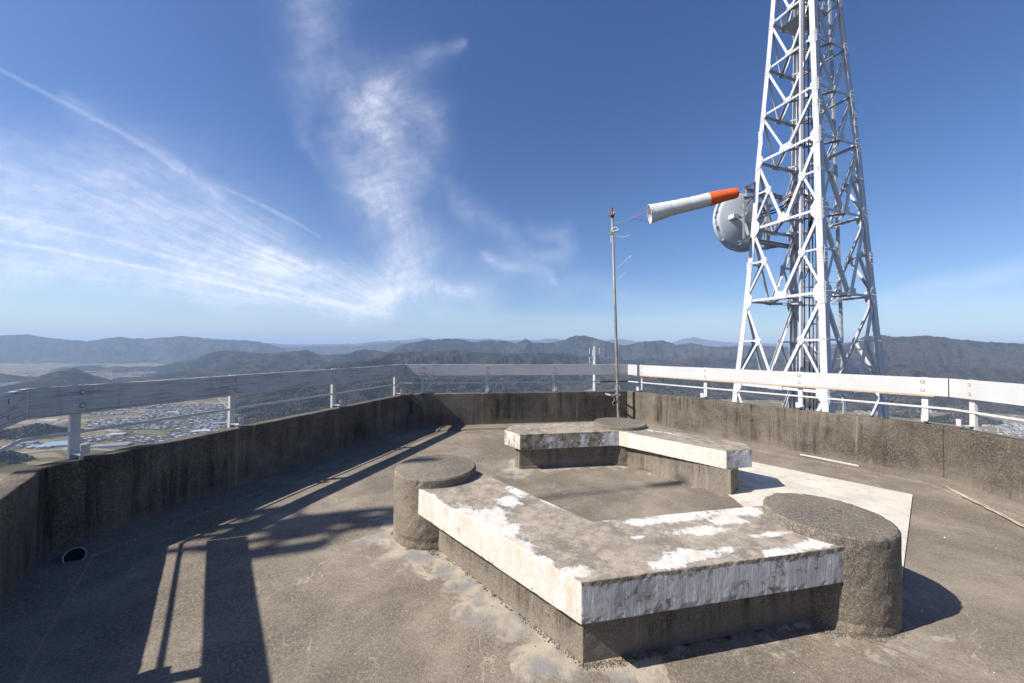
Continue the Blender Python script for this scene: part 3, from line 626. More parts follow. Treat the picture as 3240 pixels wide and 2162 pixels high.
# ------------------------------------------------------------------ the roof deck
INNER = [np.array(p) for p in ((-3.57, 2.828), (-2.105, 7.454), (2.636, 8.361), (5.532, 4.708), (4.86, .12), (-.58, -.86))]   # inside face of the parapet, clockwise from the left
HW_ = .7115
def offs(d):
    """hexagon moved outwards by d"""
    out = []; n = 6
    for i in range(n):
        a, b_, c = INNER[i-1], INNER[i], INNER[(i+1) % n]
        e1 = (b_-a)/np.linalg.norm(b_-a); e2 = (c-b_)/np.linalg.norm(c-b_)
        n1 = np.array([-e1[1], e1[0]]); n2 = np.array([-e2[1], e2[0]])     # outward for a clockwise loop
        bis = n1+n2; out.append(b_+bis*d/(bis@n1))
    return out
def inside(poly, x, y):
    r = np.ones_like(x, bool); n = len(poly)
    for i in range(n):
        a, b_ = poly[i], poly[(i+1) % n]; r &= ((b_[0]-a[0])*(y-a[1])-(b_[1]-a[1])*(x-a[0])) < 0
    return r
def poly_d(poly, P):
    return np.min([seg_d(P, np.array(poly[i], float), np.array(poly[(i+1) % len(poly)], float)) for i in range(len(poly))], axis=0)

PIL = [((-.689, 3.388), .367, .570), ((2.132, 2.499), .352, .561), ((1.662, 5.627), .390, .547)]
CAPZ, CAPB = .497, .287
NEARCAP = [(.355, 1.835), (2.024, 2.199), (2.15, 2.50), (1.99, 2.785), (.552, 2.48), (-.34, 3.50), (-.69, 3.39), (-.796, 3.071)]
BACKCAP = [(1.536, 5.236), (2.475, 4.230), (2.828, 4.320), (2.923, 4.598), (1.664, 5.947), (.011, 5.591), (-.095, 5.254), (.119, 4.962)]
NEARBASE = [(.386, 1.957), (2.06, 2.335), (2.10, 2.64), (.53, 2.33), (-.52, 3.45), (-.70, 3.16)]
BACKBASE = [(1.57, 5.34), (2.509, 4.197), (2.698, 4.368), (2.70, 4.62), (1.64, 5.83), (.10, 5.47), (.05, 5.152), (.113, 5.073)]

def deck():
    st = .05; gx = np.arange(-4.0, 6.2, st); gy = np.arange(-1.4, 8.8, st); GX, GY = np.meshgrid(gx, gy)
    P = np.stack([GX.ravel(), GY.ravel()], 1)
    dn = poly_d(NEARBASE, P); db = poly_d(BACKBASE, P); dp = np.min([np.abs(np.hypot(P[:, 0]-c[0], P[:, 1]-c[1])-r) for c, r, _ in PIL], axis=0)
    pale = np.maximum(np.exp(-(np.minimum(dn, dp)/.26)**1.5)*1.0, np.exp(-(db/.16)**1.5)*.8)
    pale = pale*(.55+.45*sstep(.8, -.4, P[:, 0]-P[:, 1]*.2))+.5*np.exp(-(((P[:, 0]-.1)/.5)**2+((P[:, 1]-4.75)/.22)**2))
    pale = np.maximum(pale, .22*sstep(.2, .6, fbm(P[:, 0]*.9+4, P[:, 1]*.9, 3)))
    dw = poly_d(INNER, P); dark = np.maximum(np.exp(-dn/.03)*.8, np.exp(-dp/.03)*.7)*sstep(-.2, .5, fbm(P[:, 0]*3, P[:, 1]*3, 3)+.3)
    z = fbm(GX*.8, GY*.8, 3)*.004+fbm(GX*4, GY*4, 2)*.0015-.002
    F = grid_faces(len(gy), len(gx)); cx = P[F][:, :, 0].mean(1); cy = P[F][:, :, 1].mean(1); k = inside(offs(.11), cx, cy)
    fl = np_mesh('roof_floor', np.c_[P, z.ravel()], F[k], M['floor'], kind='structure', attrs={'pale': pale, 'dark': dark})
    # inner slab between the benches, its rim a little proud
    pl = [(.42, 2.2), (2.2, 2.56), (2.47, 4.02), (2.46, 4.10), (1.6, 5.3), (.12, 5.05), (-.125, 4.64), (-.6, 3.3)]
    x = np.arange(-.7, 2.6, .05); y = np.arange(2.1, 5.5, .05); A, B = np.meshgrid(x, y)
    bm = bmesh.new(); vs = [bm.verts.new((p[0], p[1], .030)) for p in pl]; f = bm.faces.new(vs); f.normal_update()
    if f.normal.z < 0: f.normal_flip()
    r = bmesh.ops.inset_region(bm, faces=[f], thickness=.028, depth=.0)
    for v in vs: v.co.z = -.01
    me = bpy.data.meshes.new('inner_slab'); bm.to_mesh(me); bm.free(); me.materials.append(M['slab']); me.attributes.new('pale', 'FLOAT', 'POINT'); me.attributes.new('dark', 'FLOAT', 'POINT')
    link('inner_slab', me, fl)
    A_ = np.array([4.637, 4.255]); u = np.array([-.666, .746]); v = np.array([-.753, -.658])
    b = MB(); q = [A_, A_+v*2.35, (2.42, 3.5), (2.50, 4.15), (2.4, 5.1), A_+u*2.3]; b.prism(q[::-1], -.01, .011); b.build('pale_pad', M['pad'], fl)
deck()

def gridded(name, poly, z0, z1, mats, matfn, parent, step=.05, bevel=.006, amp=.002, paintfn=None, edge=0.):
    """prism cut into small quads, edges rubbed, surface slightly uneven"""
    bm = bmesh.new(); n = len(poly)
    lo = [bm.verts.new((p[0], p[1], z0)) for p in poly]; hi = [bm.verts.new((p[0], p[1], z1)) for p in poly]
    bm.faces.new(lo[::-1]); bm.faces.new(hi)
    for i in range(n): bm.faces.new((lo[i], lo[(i+1) % n], hi[(i+1) % n], hi[i]))
    bmesh.ops.recalc_face_normals(bm, faces=bm.faces)
    if bevel: bmesh.ops.bevel(bm, geom=list(bm.edges), offset=bevel, segments=2, affect='EDGES', profile=.6)
    for ax in range(3):
        cs = [v.co[ax] for v in bm.verts]; a, b_ = min(cs), max(cs); m = max(2, int((b_-a)/step)); no = Vector((0, 0, 0)); no[ax] = 1
        for k in range(1, m):
            co = Vector((0, 0, 0)); co[ax] = a+(b_-a)*k/m
            bmesh.ops.bisect_plane(bm, geom=list(bm.verts)+list(bm.edges)+list(bm.faces), plane_co=co, plane_no=no, dist=1e-5)
    me = bpy.data.meshes.new(name)
    bm.normal_update()
    co = np.array([v.co[:] for v in bm.verts]); no = np.array([v.normal[:] for v in bm.verts])
    d = fbm(co[:, 0]*9+co[:, 2]*7, co[:, 1]*9-co[:, 2]*5, 4)*amp
    if edge:
        corner = np.abs(np.abs(no).max(1)); e = np.where(np.abs(no[:, 2]) < .94, 1., 0)*np.where(np.abs(no[:, 2]) > .15, 1., 0)
        d = d-e*np.clip(fbm(co[:, 0]*19+3, co[:, 1]*19, 5)*1.5-.1, 0, 1)*edge
    co2 = co+no*d[:, None]
    for v, c in zip(bm.verts, co2): v.co = c
    for f in bm.faces: f.material_index = matfn(f); f.smooth = False
    bm.to_mesh(me); bm.free()
    for m in mats: me.materials.append(m)
    if paintfn is not None:
        a = me.attributes.new('paint', 'FLOAT', 'POINT'); a.data.foreach_set('value', paintfn(co, no).astype(np.float32))
    return link(name, me, parent)

# benches
def blob(P, x, y, rx, ry, ang=0):
    dx, dy = P[:, 0]-x, P[:, 1]-y; c, s_ = math.cos(ang), math.sin(ang); u = (dx*c+dy*s_)/rx; v = (-dx*s_+dy*c)/ry; return np.exp(-(u*u+v*v))
def top_pt(x, y): return atz(x, y, CAPZ)[:2]
def near_paint(co, no):
    top = no[:, 2] > .6; p = np.zeros(len(co))
    def bl(x, y, rx, ry, a, s=1.):
        q = top_pt(x, y); return s*blob(co, q[0], q[1], rx*1.35, ry*1.35, a)
    L_ = math.radians(133); Rr = math.radians(12)
    spots = [(1400, 1610, .28, .05, L_), (1500, 1640, .22, .10, L_), (1590, 1668, .16, .08, L_), (1640, 1555, .10, .07, L_), (1610, 1590, .10, .08, L_), (1570, 1625, .10, .09, L_), (1740, 1592, .09, .03, L_),
             (1640, 1720, .14, .045, L_), (1720, 1770, .08, .03, L_), (1830, 1808, .10, .05, 0), (1360, 1568, .12, .03, L_),
             (2160, 1635, .28, .09, Rr), (2330, 1615, .20, .09, Rr), (2200, 1680, .20, .05, Rr), (2060, 1650, .20, .045, Rr), (2290, 1648, .16, .06, Rr), (2450, 1690, .14, .03, Rr), (2190, 1755, .16, .06, Rr), (2130, 1780, .12, .05, Rr),
             (2580, 1722, .22, .045, Rr), (2480, 1748, .16, .04, Rr), (2020, 1700, .05, .02, Rr), (1910, 1645, .05, .02, Rr), (2300, 1737, .08, .025, Rr)]
    for s_ in spots: p = np.maximum(p, 1.0*bl(*s_))
    side = ~top; h = (co[:, 2]-CAPB)/(CAPZ-CAPB)
    lft = no[:, 0] < -.3
    ps = np.where(lft, .92, .80-.75*sstep(.80, .98, h)); ps = np.where(no[:, 1] > .5, .5, ps)
    return np.where(side, ps, p)
def side_mat(f):
    n = f.normal
    if n.z > .6 or n.z < -.6: return 0
    return 2 if (n.y < -.8 and n.x > -.35) else 1
bench = thing('concrete_bench', 'near V shaped concrete bench with peeling white paint between two round pillars', 'bench', (.8, 2.3, 0))
gridded('seat_slab', NEARCAP, CAPB, CAPZ, [M['cap'], M['cap_side'], M['cap_ridge']], side_mat, bench, .030, .006, .002, near_paint, .009)
gridded('base', NEARBASE, -.01, CAPB-.002, [M['base']], lambda f: 0, bench, .06, .005, .003)
def back_paint(co, no):
    top = no[:, 2] > .6; p = np.zeros(len(co))
    for s_ in [(2120, 1372, .25, .05), (2075, 1365, .2, .06), (2160, 1390, .12, .03), (1990, 1352, .18, .04)]:
        q = top_pt(s_[0], s_[1]); p = np.maximum(p, .8*blob(co, q[0], q[1], s_[2], s_[3], math.radians(-45)))
    x = co[:, 0]; h = (co[:, 2]-CAPB)/(CAPZ-CAPB)
    front = (no[:, 1] < -.8) & (x < 1.6)
    q = .50*np.exp(-((x-.62)/.30)**2)+.55*np.exp(-((x-1.02)/.07)**2)+.70*np.exp(-((x-1.45)/.26)**2)+.1-.25*sstep(.7, 1, h)
    ps = np.where(front, np.clip(q, 0, 1), .95)
    ps = np.where((no[:, 0] < -.3) & (x < .3), .62, ps); ps = np.where((x > 2.45) & (no[:, 1] < -.8), .75, ps)
    return np.where(~top, ps, p)
bench2 = thing('concrete_bench', 'far V shaped concrete bench with a round pillar at its corner by the pole', 'bench', (1.5, 5.1, 0))
gridded('seat_slab', BACKCAP, CAPB, CAPZ, [M['cap'], M['cap_side'], M['cap_ridge']], side_mat, bench2, .045, .007, .003, back_paint, .010)
gridded('base', BACKBASE, -.01, CAPB-.002, [M['base']], lambda f: 0, bench2, .07, .005, .003)
for i, ((c, r, h), par) in enumerate(zip(PIL, (bench, bench, bench2))):
    b = MB(); prof = [(r*1.0, -.02)]+[(r, .02+k*(h-.05)/14) for k in range(15)]+[(r*.995, h-.012), (r*.965, h), (r*.8, h+.001), (r*.4, h+.002), (.03, h+.002)]
    n = 72; vs = []
    for j, (rr, z) in enumerate(prof):
        a = np.arange(n)*2*np.pi/n; nz = fbm(np.cos(a)*5+i*3, np.sin(a)*5+z*14, 4)*.006*(1 if j > 0 else 0)
        if j == 2: nz = nz-.006
        if 15 <= j <= 17: nz = nz-np.clip(fbm(np.cos(a)*9+i, np.sin(a)*9, 3), 0, 1)*.016
        for q, e in zip(a, nz): vs.append((c[0]+(rr+(e if rr > .1 else 0))*math.cos(q), c[1]+(rr+(e if rr > .1 else 0))*math.sin(q), z+(e*.4 if j > 14 else 0)))
    m = len(prof); fs = [(i2*n+k, i2*n+(k+1) % n, (i2+1)*n+(k+1) % n, (i2+1)*n+k) for i2 in range(m-1) for k in range(n)]+[tuple(range((m-1)*n, m*n))]
    b.add(vs, fs); b.build('pillar', M['pillar'], par, smooth=False)
# moss and grit along the foot of the benches
def grit(name, path, n, w, par, z=.0):
    b = MB(); P = [np.array(p, float) for p in path]; L_ = [np.linalg.norm(P[i+1]-P[i]) for i in range(len(P)-1)]; tot = sum(L_)
    for _ in range(n):
        s_ = rng.random()*tot; i = 0
        while s_ > L_[i] and i < len(L_)-1: s_ -= L_[i]; i += 1
        q = P[i]+(P[i+1]-P[i])*s_/L_[i]; q = q+rng.normal(0, w, 2); r = rng.uniform(.002, .007)
        o = np.array([q[0], q[1], z]); a = rng.random()*6
        pts = [o+r*np.array([math.cos(a+k*2.1), math.sin(a+k*2.1), 0]) for k in range(3)]+[o+np.array([0, 0, r*.9])]
        b.add(pts, [(0, 1, 3), (1, 2, 3), (2, 0, 3)])
    b.build(name, M['moss'], par, kind='stuff')
grit('moss', [(.40, 1.94), (.55, 1.965), (.9, 2.05)], 500, .014, bench); grit('moss', [(.38, 1.94), (-.40, 2.83), (-.68, 3.02)], 420, .012, bench)
grit('moss', [(1.6, 2.18), (1.85, 2.2), (2.1, 2.13), (2.35, 2.2)], 520, .012, bench); grit('moss', [(-.62, 3.02), (-.45, 3.06)], 260, .02, bench)
grit('moss', [(.13, 5.05), (.45, 5.12)], 320, .018, bench2, .03); grit('moss', [(1.75, 5.13), (1.9, 4.95)], 300, .018, bench2, .03)

b = MB()
for _ in range(420):
    if rng.random() < .5: q = np.array([rng.uniform(-3, 5), rng.uniform(.9, 7.4)])
    else: q = np.array(NEARBASE[0])+rng.normal(0, .75, 2)
    if not inside(offs(-.1), np.array([q[0]]), np.array([q[1]]))[0]: continue
    r_ = rng.uniform(.0025, .006)*(2 if rng.random() < .06 else 1); a = rng.random()*6; o = np.array([q[0], q[1], .0]); pts = [o+r_*np.array([math.cos(a+k*1.6), math.sin(a+k*1.6)*.7, 0]) for k in range(4)]+[o+np.array([0, 0, r_*.8])]
    b.add(pts, [(0, 1, 4), (1, 2, 4), (2, 3, 4), (3, 0, 4)], int(rng.random() < .45))
tag(b.build('paint_chips', [M['pad'], M['moss']], kind='stuff'), 'small pale paint chips and grit strewn over the deck floor', 'debris')
# parapet: six concrete panels and the mortar cove at their foot
par_ = thing('parapet_wall', 'stained low concrete parapet running round the six sided roof deck', 'wall', (1, 3.7, 0))
OUT = offs(.15)
for i in range(6):
    j = (i+1) % 6; a, b_, ao, bo = INNER[i], INNER[j], OUT[i], OUT[j]
    if i in (4,):
        b = MB(); b.prism([a, b_, bo, ao][::-1], -.3, HW_); b.build('wall_panel', M['wall'], par_)
    else:
        gridded('wall_panel', [a, b_, bo, ao][::-1], -.3, HW_, [M['wall']], lambda f: 0, par_, .09, .012, .004, edge=.01)
    I2 = offs(-.28); c, d = I2[i], I2[j]
    b = MB(); n = 24
    A = [a+(b_-a)*k/n for k in range(n+1)]; D_ = [c+(d-c)*k/n for k in range(n+1)]
    A = [p+(np.array([0, 0]) if k in (0, n) else 0) for k, p in enumerate(A)]
    wob = fbm(np.arange(n+1)*.7+i*9, np.zeros(n+1), 3)*.03
    inn = (c-a)/np.linalg.norm(c-a)
    vs = [(p[0], p[1], .055) for p in A]+[(p[0]+inn[0]*w_, p[1]+inn[1]*w_, .022) for p, w_ in zip(D_, wob)]+[(p[0]+inn[0]*(w_+.015), p[1]+inn[1]*(w_+.015), -.006) for p, w_ in zip(D_, wob)]
    b.add(vs, [(k, n+1+k, n+2+k, k+1) for k in range(n)]+[(n+1+k, 2*(n+1)+k, 2*(n+1)+k+1, n+2+k) for k in range(n)])
    o = b.build('mortar_cove', M['cove'], par_)
for v in par_.children: pass
bd = [atz(x, y, .0)[:2] for x, y in ((2937, 1519), (2990, 1545), (3060, 1580), (3140, 1620), (3240, 1672), (3330, 1720))]
b = MB()
for k in range(len(bd)-1):
    for q in range(6):
        p0 = bd[k]+(bd[k+1]-bd[k])*q/6; p1 = bd[k]+(bd[k+1]-bd[k])*(q+1)/6; d = (p1-p0)/np.linalg.norm(p1-p0); nn_ = np.array([-d[1], d[0]]); w0 = .012+.010*abs(math.sin(k*6+q)); w1 = .012+.010*abs(math.sin(k*6+q+1)); p0 = p0+nn_*.004*math.sin((k*6+q)*1.3); p1 = p1+nn_*.004*math.sin((k*6+q+1)*1.3)
        b.add([(*(p0-nn_*w0), .018), (*(p1-nn_*w1), .018), (*p1, .034), (*p0, .034), (*(p1+nn_*w1), .018), (*(p0+nn_*w0), .018)], [(0, 1, 2, 3), (3, 2, 4, 5)])
b.build('mortar_bead', simple('pale_mortar', (.34, .29, .22), .95, .3, 9), par_)
# the building under the deck
b = MB(); b.prism(offs(.02)[::-1], -12, -.32); o = b.build('deck_building', M['wall'], kind='structure')

# ------------------------------------------------------------------ the guard rail
rail = thing('guard_railing', 'white painted timber board railing on steel posts round the parapet', 'railing', (1, 3.7, HW_))
BT, BB_ = 1.314, 1.079
F1, F2 = offs(.113), offs(.150); PO1, PO2 = offs(.153), offs(.215); R1, R2 = offs(.142), offs(.151)
POSTX = {0: [(262, 1), (748, 1), (1063, 1), (1256, 1)], 1: [(1340, 1), (1543, 1), (1754, 1), (1949, 1)], 2: [(2028, 1), (2230, 1), (2528, 1), (2919, 1)], 3: [(3066, 1)], 5: [(28, 1)]}
def at_px(i, line, px, z):
    j = (i+1) % 6; lo, hi = 0, 1
    best = min(np.linspace(0, 1, 2001), key=lambda t: abs(proj((*(line[i]+(line[j]-line[i])*t), z))[0]-px) if (line[i]+(line[j]-line[i])*t)[1] > .3 else 1e9)
    return best
bolt_me = None
for i in range(6):
    j = (i+1) % 6
    e = (F1[j]-F1[i])/np.linalg.norm(F1[j]-F1[i]); nrm = np.array([-e[1], e[0]])
    # board, mitred at the corners with a dark joint
    g = .006; a0, a1 = F1[i]+e*g, F1[j]-e*g; b0, b1 = F2[i]+e*g, F2[j]-e*g; L_ = np.linalg.norm(a1-a0)
    sag = fbm(np.arange(13)*.31+i*7, np.zeros(13), 2)*.006
    vs = []
    for k in range(13):
        t = k/12; p, q = a0+(a1-a0)*t, b0+(b1-b0)*t
        for (x, z) in ((p, BB_), (q, BB_), (q, BT), (p, BT)): vs.append((x[0], x[1], z+sag[k]*(0 < k < 12)))
    m = MB(); m.add(vs, [(4*k+c, 4*k+(c+1) % 4, 4*(k+1)+(c+1) % 4, 4*(k+1)+c) for k in range(12) for c in range(4)]+[(0, 3, 2, 1), (48, 49, 50, 51)])
    bo = m.build('rail_board', M['board'], rail, bevel=.003)
    at = bo.data.attributes.new('worn', 'FLOAT', 'POINT'); at.data.foreach_set('value', [1.0 if i in (0, 5) else .6 if i == 1 else .12]*len(bo.data.vertices))
    if i == 2:
        m = MB(); ts = np.linspace(.03, .975, 30)
        for k in range(29):
            t0, t1 = ts[k], ts[k+1]; p, q = a0+(a1-a0)*t0, a0+(a1-a0)*t1; zz = BB_-.0005+fbm(np.array([t0*11.]), np.array([1.]), 2)[0]*.004
            m.add([(p[0]-nrm[0]*.003, p[1]-nrm[1]*.003, zz-.014), (q[0]-nrm[0]*.003, q[1]-nrm[1]*.003, zz-.014), (q[0]-nrm[0]*.003, q[1]-nrm[1]*.003, BB_+.009), (p[0]-nrm[0]*.003, p[1]-nrm[1]*.003, BB_+.009),
                   (p[0]+nrm[0]*.02, p[1]+nrm[1]*.02, zz-.014), (q[0]+nrm[0]*.02, q[1]+nrm[1]*.02, zz-.014)], [(0, 1, 2, 3), (0, 4, 5, 1)])
        m.build('bare_edge', M['bare'], bo)
    # lower flat bar
    m = MB(); r0, r1 = R1[i], R1[j]; s0, s1 = R2[i], R2[j]
    m.prism([r0, r1, s1, s0][::-1], .908, .934); lb = m.build('lower_bar', M['postw'], rail, bevel=.002)
    if i == 1:
        m = MB(); t0 = at_px(1, R1, 1900, .92); p = r0+(r1-r0)*t0-nrm*.001; m.prism([p, r1-nrm*.001, s1+nrm*.001, s0+(s1-s0)*t0+nrm*.001][::-1], .905, .937); m.build('rusty_end', M['rust'], lb)
    # posts
    if i in POSTX:
        tl = [at_px(i, F1, px, 1.2) for px, _ in POSTX[i]]
        if i == 3: tl += [.45, .8]
        if i == 5: d5 = tl[0]; tl = [d5, .672, .3]
    else: tl = [.1, .37, .63, .9]
    for t in sorted(set(tl)):
        p1 = PO1[i]+(PO1[j]-PO1[i])*t; c = np.array([p1[0], p1[1], 0]); Xa = np.array([*e, 0]); Ya = np.array([*nrm, 0]); Za = np.array([0, 0, 1.])
        bare_bolts = i == 5 and t > .75
        m = MB(); m.frame(c, Xa, Ya, Za, -.03, .03, 0, .006, .42, BT+.004); m.frame(c, Xa, Ya, Za, -.03, -.024, .0065, .036, .42, BT+.004); m.frame(c, Xa, Ya, Za, .024, .03, .0065, .036, .42, BT+.004)
        if not bare_bolts: po = m.build('post', M['postw'], rail, bevel=.0015)
        m = MB(); z0 = HW_+.035
        m.frame(c, Xa, Ya, Za, -.028, .028, -.145, -.001, z0, z0+.007); m.frame(c, Xa, Ya, Za, -.028, .028, -.145, -.138, z0+.0075, z0+.085); m.frame(c, Xa, Ya, Za, -.010, .010, -.10, -.08, HW_-.01, z0-.0005)
        if not bare_bolts: m.build('hook_bracket', M['postw'], po)
        fp = F1[i]+(F1[j]-F1[i])*t
        for z in (BT-.058, BT-.17):
            m = MB(); C0 = np.array([fp[0], fp[1], z]); n = 12
            def ring(r0_, r1_, y0, y1, mi):
                vs = [C0+Xa*r*math.cos(2*math.pi*k/n)+Za*r*math.sin(2*math.pi*k/n)-Ya*y for r, y in ((r0_, y0), (r1_, y1)) for k in range(n)]
                m.add(vs, [(k, (k+1) % n, n+(k+1) % n, n+k) for k in range(n)], mi)
            ring(.0195+rng.random()*.004, .013, .0005, .0018, 1); ring(.0142, .0142, .0018, .006, 0)
            m.add([C0+Xa*.0142*math.cos(2*math.pi*k/n)+Za*.0142*math.sin(2*math.pi*k/n)-Ya*.006 for k in range(n)], [tuple(range(n))], 0)
            m.build('bolt', [M['postw'], M['rust']], bo)

# ------------------------------------------------------------------ windsock pole and windsock
PY = 8.10
pb = aty(1957, 1325, PY); pt_ = aty(1936.5, 672, PY); pm = aty(1947, 1000, PY)
pole = thing('windsock_pole', 'slim weathered steel pole strapped to the far corner of the parapet', 'pole', (pb[0], pb[1], 0))
foot = pb+(pb-pt_)/np.linalg.norm(pb-pt_)*(pb[2]-.0)*1.0; foot[2] = 0
b = MB(); b.tube([foot, pb, pm, pt_], [.031, .031, .030, .027], 14); b.build('pipe', M['pole'], pole, smooth=True)
def along(z): t = (z-foot[2])/(pt_[2]-foot[2]); return foot+(pt_-foot)*t
b = MB(); b.tube([along(pt_[2]-.01), along(pt_[2]+.10)], .024, 10); b.build('rusty_tip', M['rust'], pole)
def knot(name, zc, mat, n, r, size):
    b = MB(); c0 = along(zc)
    for k in range(n):
        a = rng.random()*6.28; c = c0+np.array([math.cos(a)*r, math.sin(a)*r, rng.normal()*size*.5]); s_ = size*rng.uniform(.4, .9); d = rng.normal(size=3); d /= np.linalg.norm(d)
        b.tube([c-d*s_, c, c+d*s_*.9+np.array([0, 0, .01])], [s_*.2, s_*.33, s_*.15], 5)
    b.build(name, mat, pole)
knot('clamp', pt_[2]-.07, M['rust'], 16, .035, .07); knot('clamp_bolts', pt_[2]-.05, M['galv'], 9, .05, .07)
zc = along(0)[2]; zr = aty(1941, 737, PY)[2]
knot('rope_lashing', zr, simple('lashing', (.42, .40, .22), .8, .3, 30), 16, .035, .06)
c0 = along(zr+.02); ring_pts = [c0+np.array([.045+.07*math.cos(a), -.03, .05+.035*math.sin(a)]) for a in np.linspace(0, 2*math.pi, 18)]
b = MB(); b.tube(ring_pts, .013, 7); b.build('rope_coil', M['tape'], pole, smooth=True)
def streamer(px, mat, r=.004, nm='streamer'):
    b = MB(); b.tube([aty(x, y, PY-.05-.02*i) for i, (x, y) in enumerate(px)], r, 5); b.build(nm, mat, pole)
streamer([(1944, 745), (1958, 749), (1970, 751), (1982, 748), (1991, 745)], M['tape'], .005)
streamer([(1952, 850), (1960, 843), (1972, 832), (1980, 823), (1992, 812)], M['tape'], .0028); streamer([(1990, 817), (1998, 809)], M['tape'], .006)
streamer([(1950, 888), (1960, 879), (1972, 870), (1980, 861)], M['tape'], .0028); streamer([(1934, 748), (1932, 756), (1933, 768)], M['tape'], .004)
streamer([(1950, 845), (1952, 855), (1949, 857)], M['rope_pink'], .004)
# strap to the wall
nb = (INNER[2]-INNER[1])/np.linalg.norm(INNER[2]-INNER[1]); nw = np.array([-nb[1], nb[0]])
ps = along(.66); b = MB(); Xa, Ya, Za = np.array([*nb, 0]), np.array([*nw, 0]), np.array([0, 0, 1.])
dwall = (INNER[1]-ps[:2])@nw
b.frame(ps, Xa, Ya, Za, -.20, .05, -.040, -.033, -.02, .02); b.frame(ps, Xa, Ya, Za, -.20, -.193, -.033, dwall+.01, -.02, .02); b.frame(ps, Xa, Ya, Za, .043, .05, -.033, dwall+.01, -.02, .02)
b.build('wall_strap', M['galv'], pole)
cord = [ps+Xa*x-Ya*.045+Za*z for x, z in ((-.15, -.03), (-.10, -.08), (-.12, -.14), (-.16, -.17), (-.13, -.22), (-.08, -.23))]
b = MB(); b.tube(cord, .004, 5); b.build('loose_cord', M['rope_green'], pole)

def spline(P, n):
    P = [np.asarray(p, float) for p in P]; out = []
    for i in range(len(P)-1):
        for t in np.linspace(0, 1, n, endpoint=False):
            p0, p1, p2, p3 = P[max(i-1, 0)], P[i], P[i+1], P[min(i+2, len(P)-1)]
            out.append(.5*((2*p1)+(-p0+p2)*t+(2*p0-5*p1+4*p2-p3)*t*t+(-p0+3*p1-3*p2+p3)*t**3))
    out.append(P[-1]); return out
def sock():
    # centreline drifts right and slightly towards the viewer
    cl = [(2056, 678, 7.98), (2117, 661.5, 7.93), (2180, 647, 7.88), (2241, 632.5, 7.83), (2290, 620, 7.79), (2333, 611, 7.75)]
    C = spline([aty(*c) for c in cl], 10); rad0 = np.interp(np.linspace(0, 1, len(C)), [0, .22, .45, .66, .85, .97, 1], [.205, .158, .143, .143, .118, .108, .09])
    root = thing('windsock', 'white and orange windsock flying level beside the tower', 'windsock', C[0])
    n = 26; rings = []
    for i, c in enumerate(C):
        d = C[min(i+1, len(C)-1)]-C[max(i-1, 0)]; d /= np.linalg.norm(d)
        if i == 0: d = np.array([.965, -.20, .17]); d /= np.linalg.norm(d)
        u = np.cross(d, [0, 0, 1.]); u /= np.linalg.norm(u); w = np.cross(u, d)
        a = np.arange(n)*2*np.pi/n; rr = rad0[i]*(1+.06*fbm(np.cos(a)*2+i*.35, np.sin(a)*2+i*.35, 3)+.012*math.sin(i*2.1))
        if i in (11, 20, 33): rr = rr*.975
        rings.append([c+u*r*math.cos(q)+w*r*math.sin(q) for r, q in zip(rr, a)])
    def seg(name, i0, i1, mat, closed):
        b = MB(); vs = [p for r in rings[i0:i1+1] for p in r]; m = i1-i0+1
        b.add(vs, [(i*n+k, (i+1)*n+k, (i+1)*n+(k+1) % n, i*n+(k+1) % n) for i in range(m-1) for k in range(n)]+([tuple(range((m-1)*n, m*n))] if closed else []))
        return b.build(name, mat, root, smooth=True)
    j = 30; seg('white_sleeve', 0, j, M['sock'], False); seg('orange_sleeve', j, len(C)-1, M['orange'], True)
    b = MB(); b.tube(rings[0]+[rings[0][0]], .008, 7); b.build('mouth_ring', M['sock'], root, smooth=True)
    kn = aty(1997, 692, 8.03); tie = aty(1940, 707, 8.07)
    for k in (1, 7, 14, 20): b = MB(); b.tube([kn, rings[0][k]], .0035, 5); b.build('bridle_cord', M['rope_pink'], root)
    b = MB(); b.tube([tie, aty(1970, 701, 8.05), kn], .0045, 5); b.build('tether', M['rope_green'], root)
    b = MB(); b.tube([kn+(tie-kn)*.2, kn], .011, 6); b.build('swivel', M['galv'], root)
sock()

# ------------------------------------------------------------------ lattice tower
TX, TY, TH = 10.489, 13.0, -.441
LV = [(-11, 2.90), (-3.2, 2.34), (.403, 2.082), (3.513, 1.866), (6.214, 1.669), (8.705, 1.498), (10.445, 1.340), (12.163, 1.192), (13.853, 1.059), (15.5, .94), (17.1, .83)]
tower = thing('lattice_tower', 'tall white steel lattice mast with cables beyond the right parapet', 'tower', (TX, TY, -11))
def tc(k, lev):
    z, r = lev; r = r*(np.interp(z, [-11, .403, 3.513, 6.2], [1.16, 1.08, 1.025, 1.0]) if k % 4 == 3 else 1.0); a = TH+math.radians(-90+90*k); return np.array([TX+r*math.cos(a), TY+r*math.sin(a), z])
def lbar(mb, A, B, n, w, t=.012, flip=1, off=0.):
    A, B, n = np.asarray(A), np.asarray(B), np.asarray(n); d = B-A; L_ = np.linalg.norm(d); d = d/L_; n = n-d*(n@d); n /= np.linalg.norm(n); s_ = np.cross(d, n)*flip
    mb.frame(A+n*off, d, s_, n, 0, L_, -w/2, w/2, -t, 0); mb.frame(A+n*off, d, s_, n, 0, L_, -w/2, -w/2+t, -w, -t)
bolts = MB()
def bolt(p, n, r=.014, h=.022):
    n = n/np.linalg.norm(n); a = np.cross(n, [0, 0, 1.]); a /= np.linalg.norm(a)+1e-9; c = np.cross(n, a)
    vs = [p+n*hh+r*(a*math.cos(q)+c*math.sin(q)) for hh in (0, h) for q in np.arange(5)*2*math.pi/5]
    bolts.add(vs, [(k, (k+1) % 5, 5+(k+1) % 5, 5+k) for k in range(5)]+[(5, 6, 7, 8, 9)])
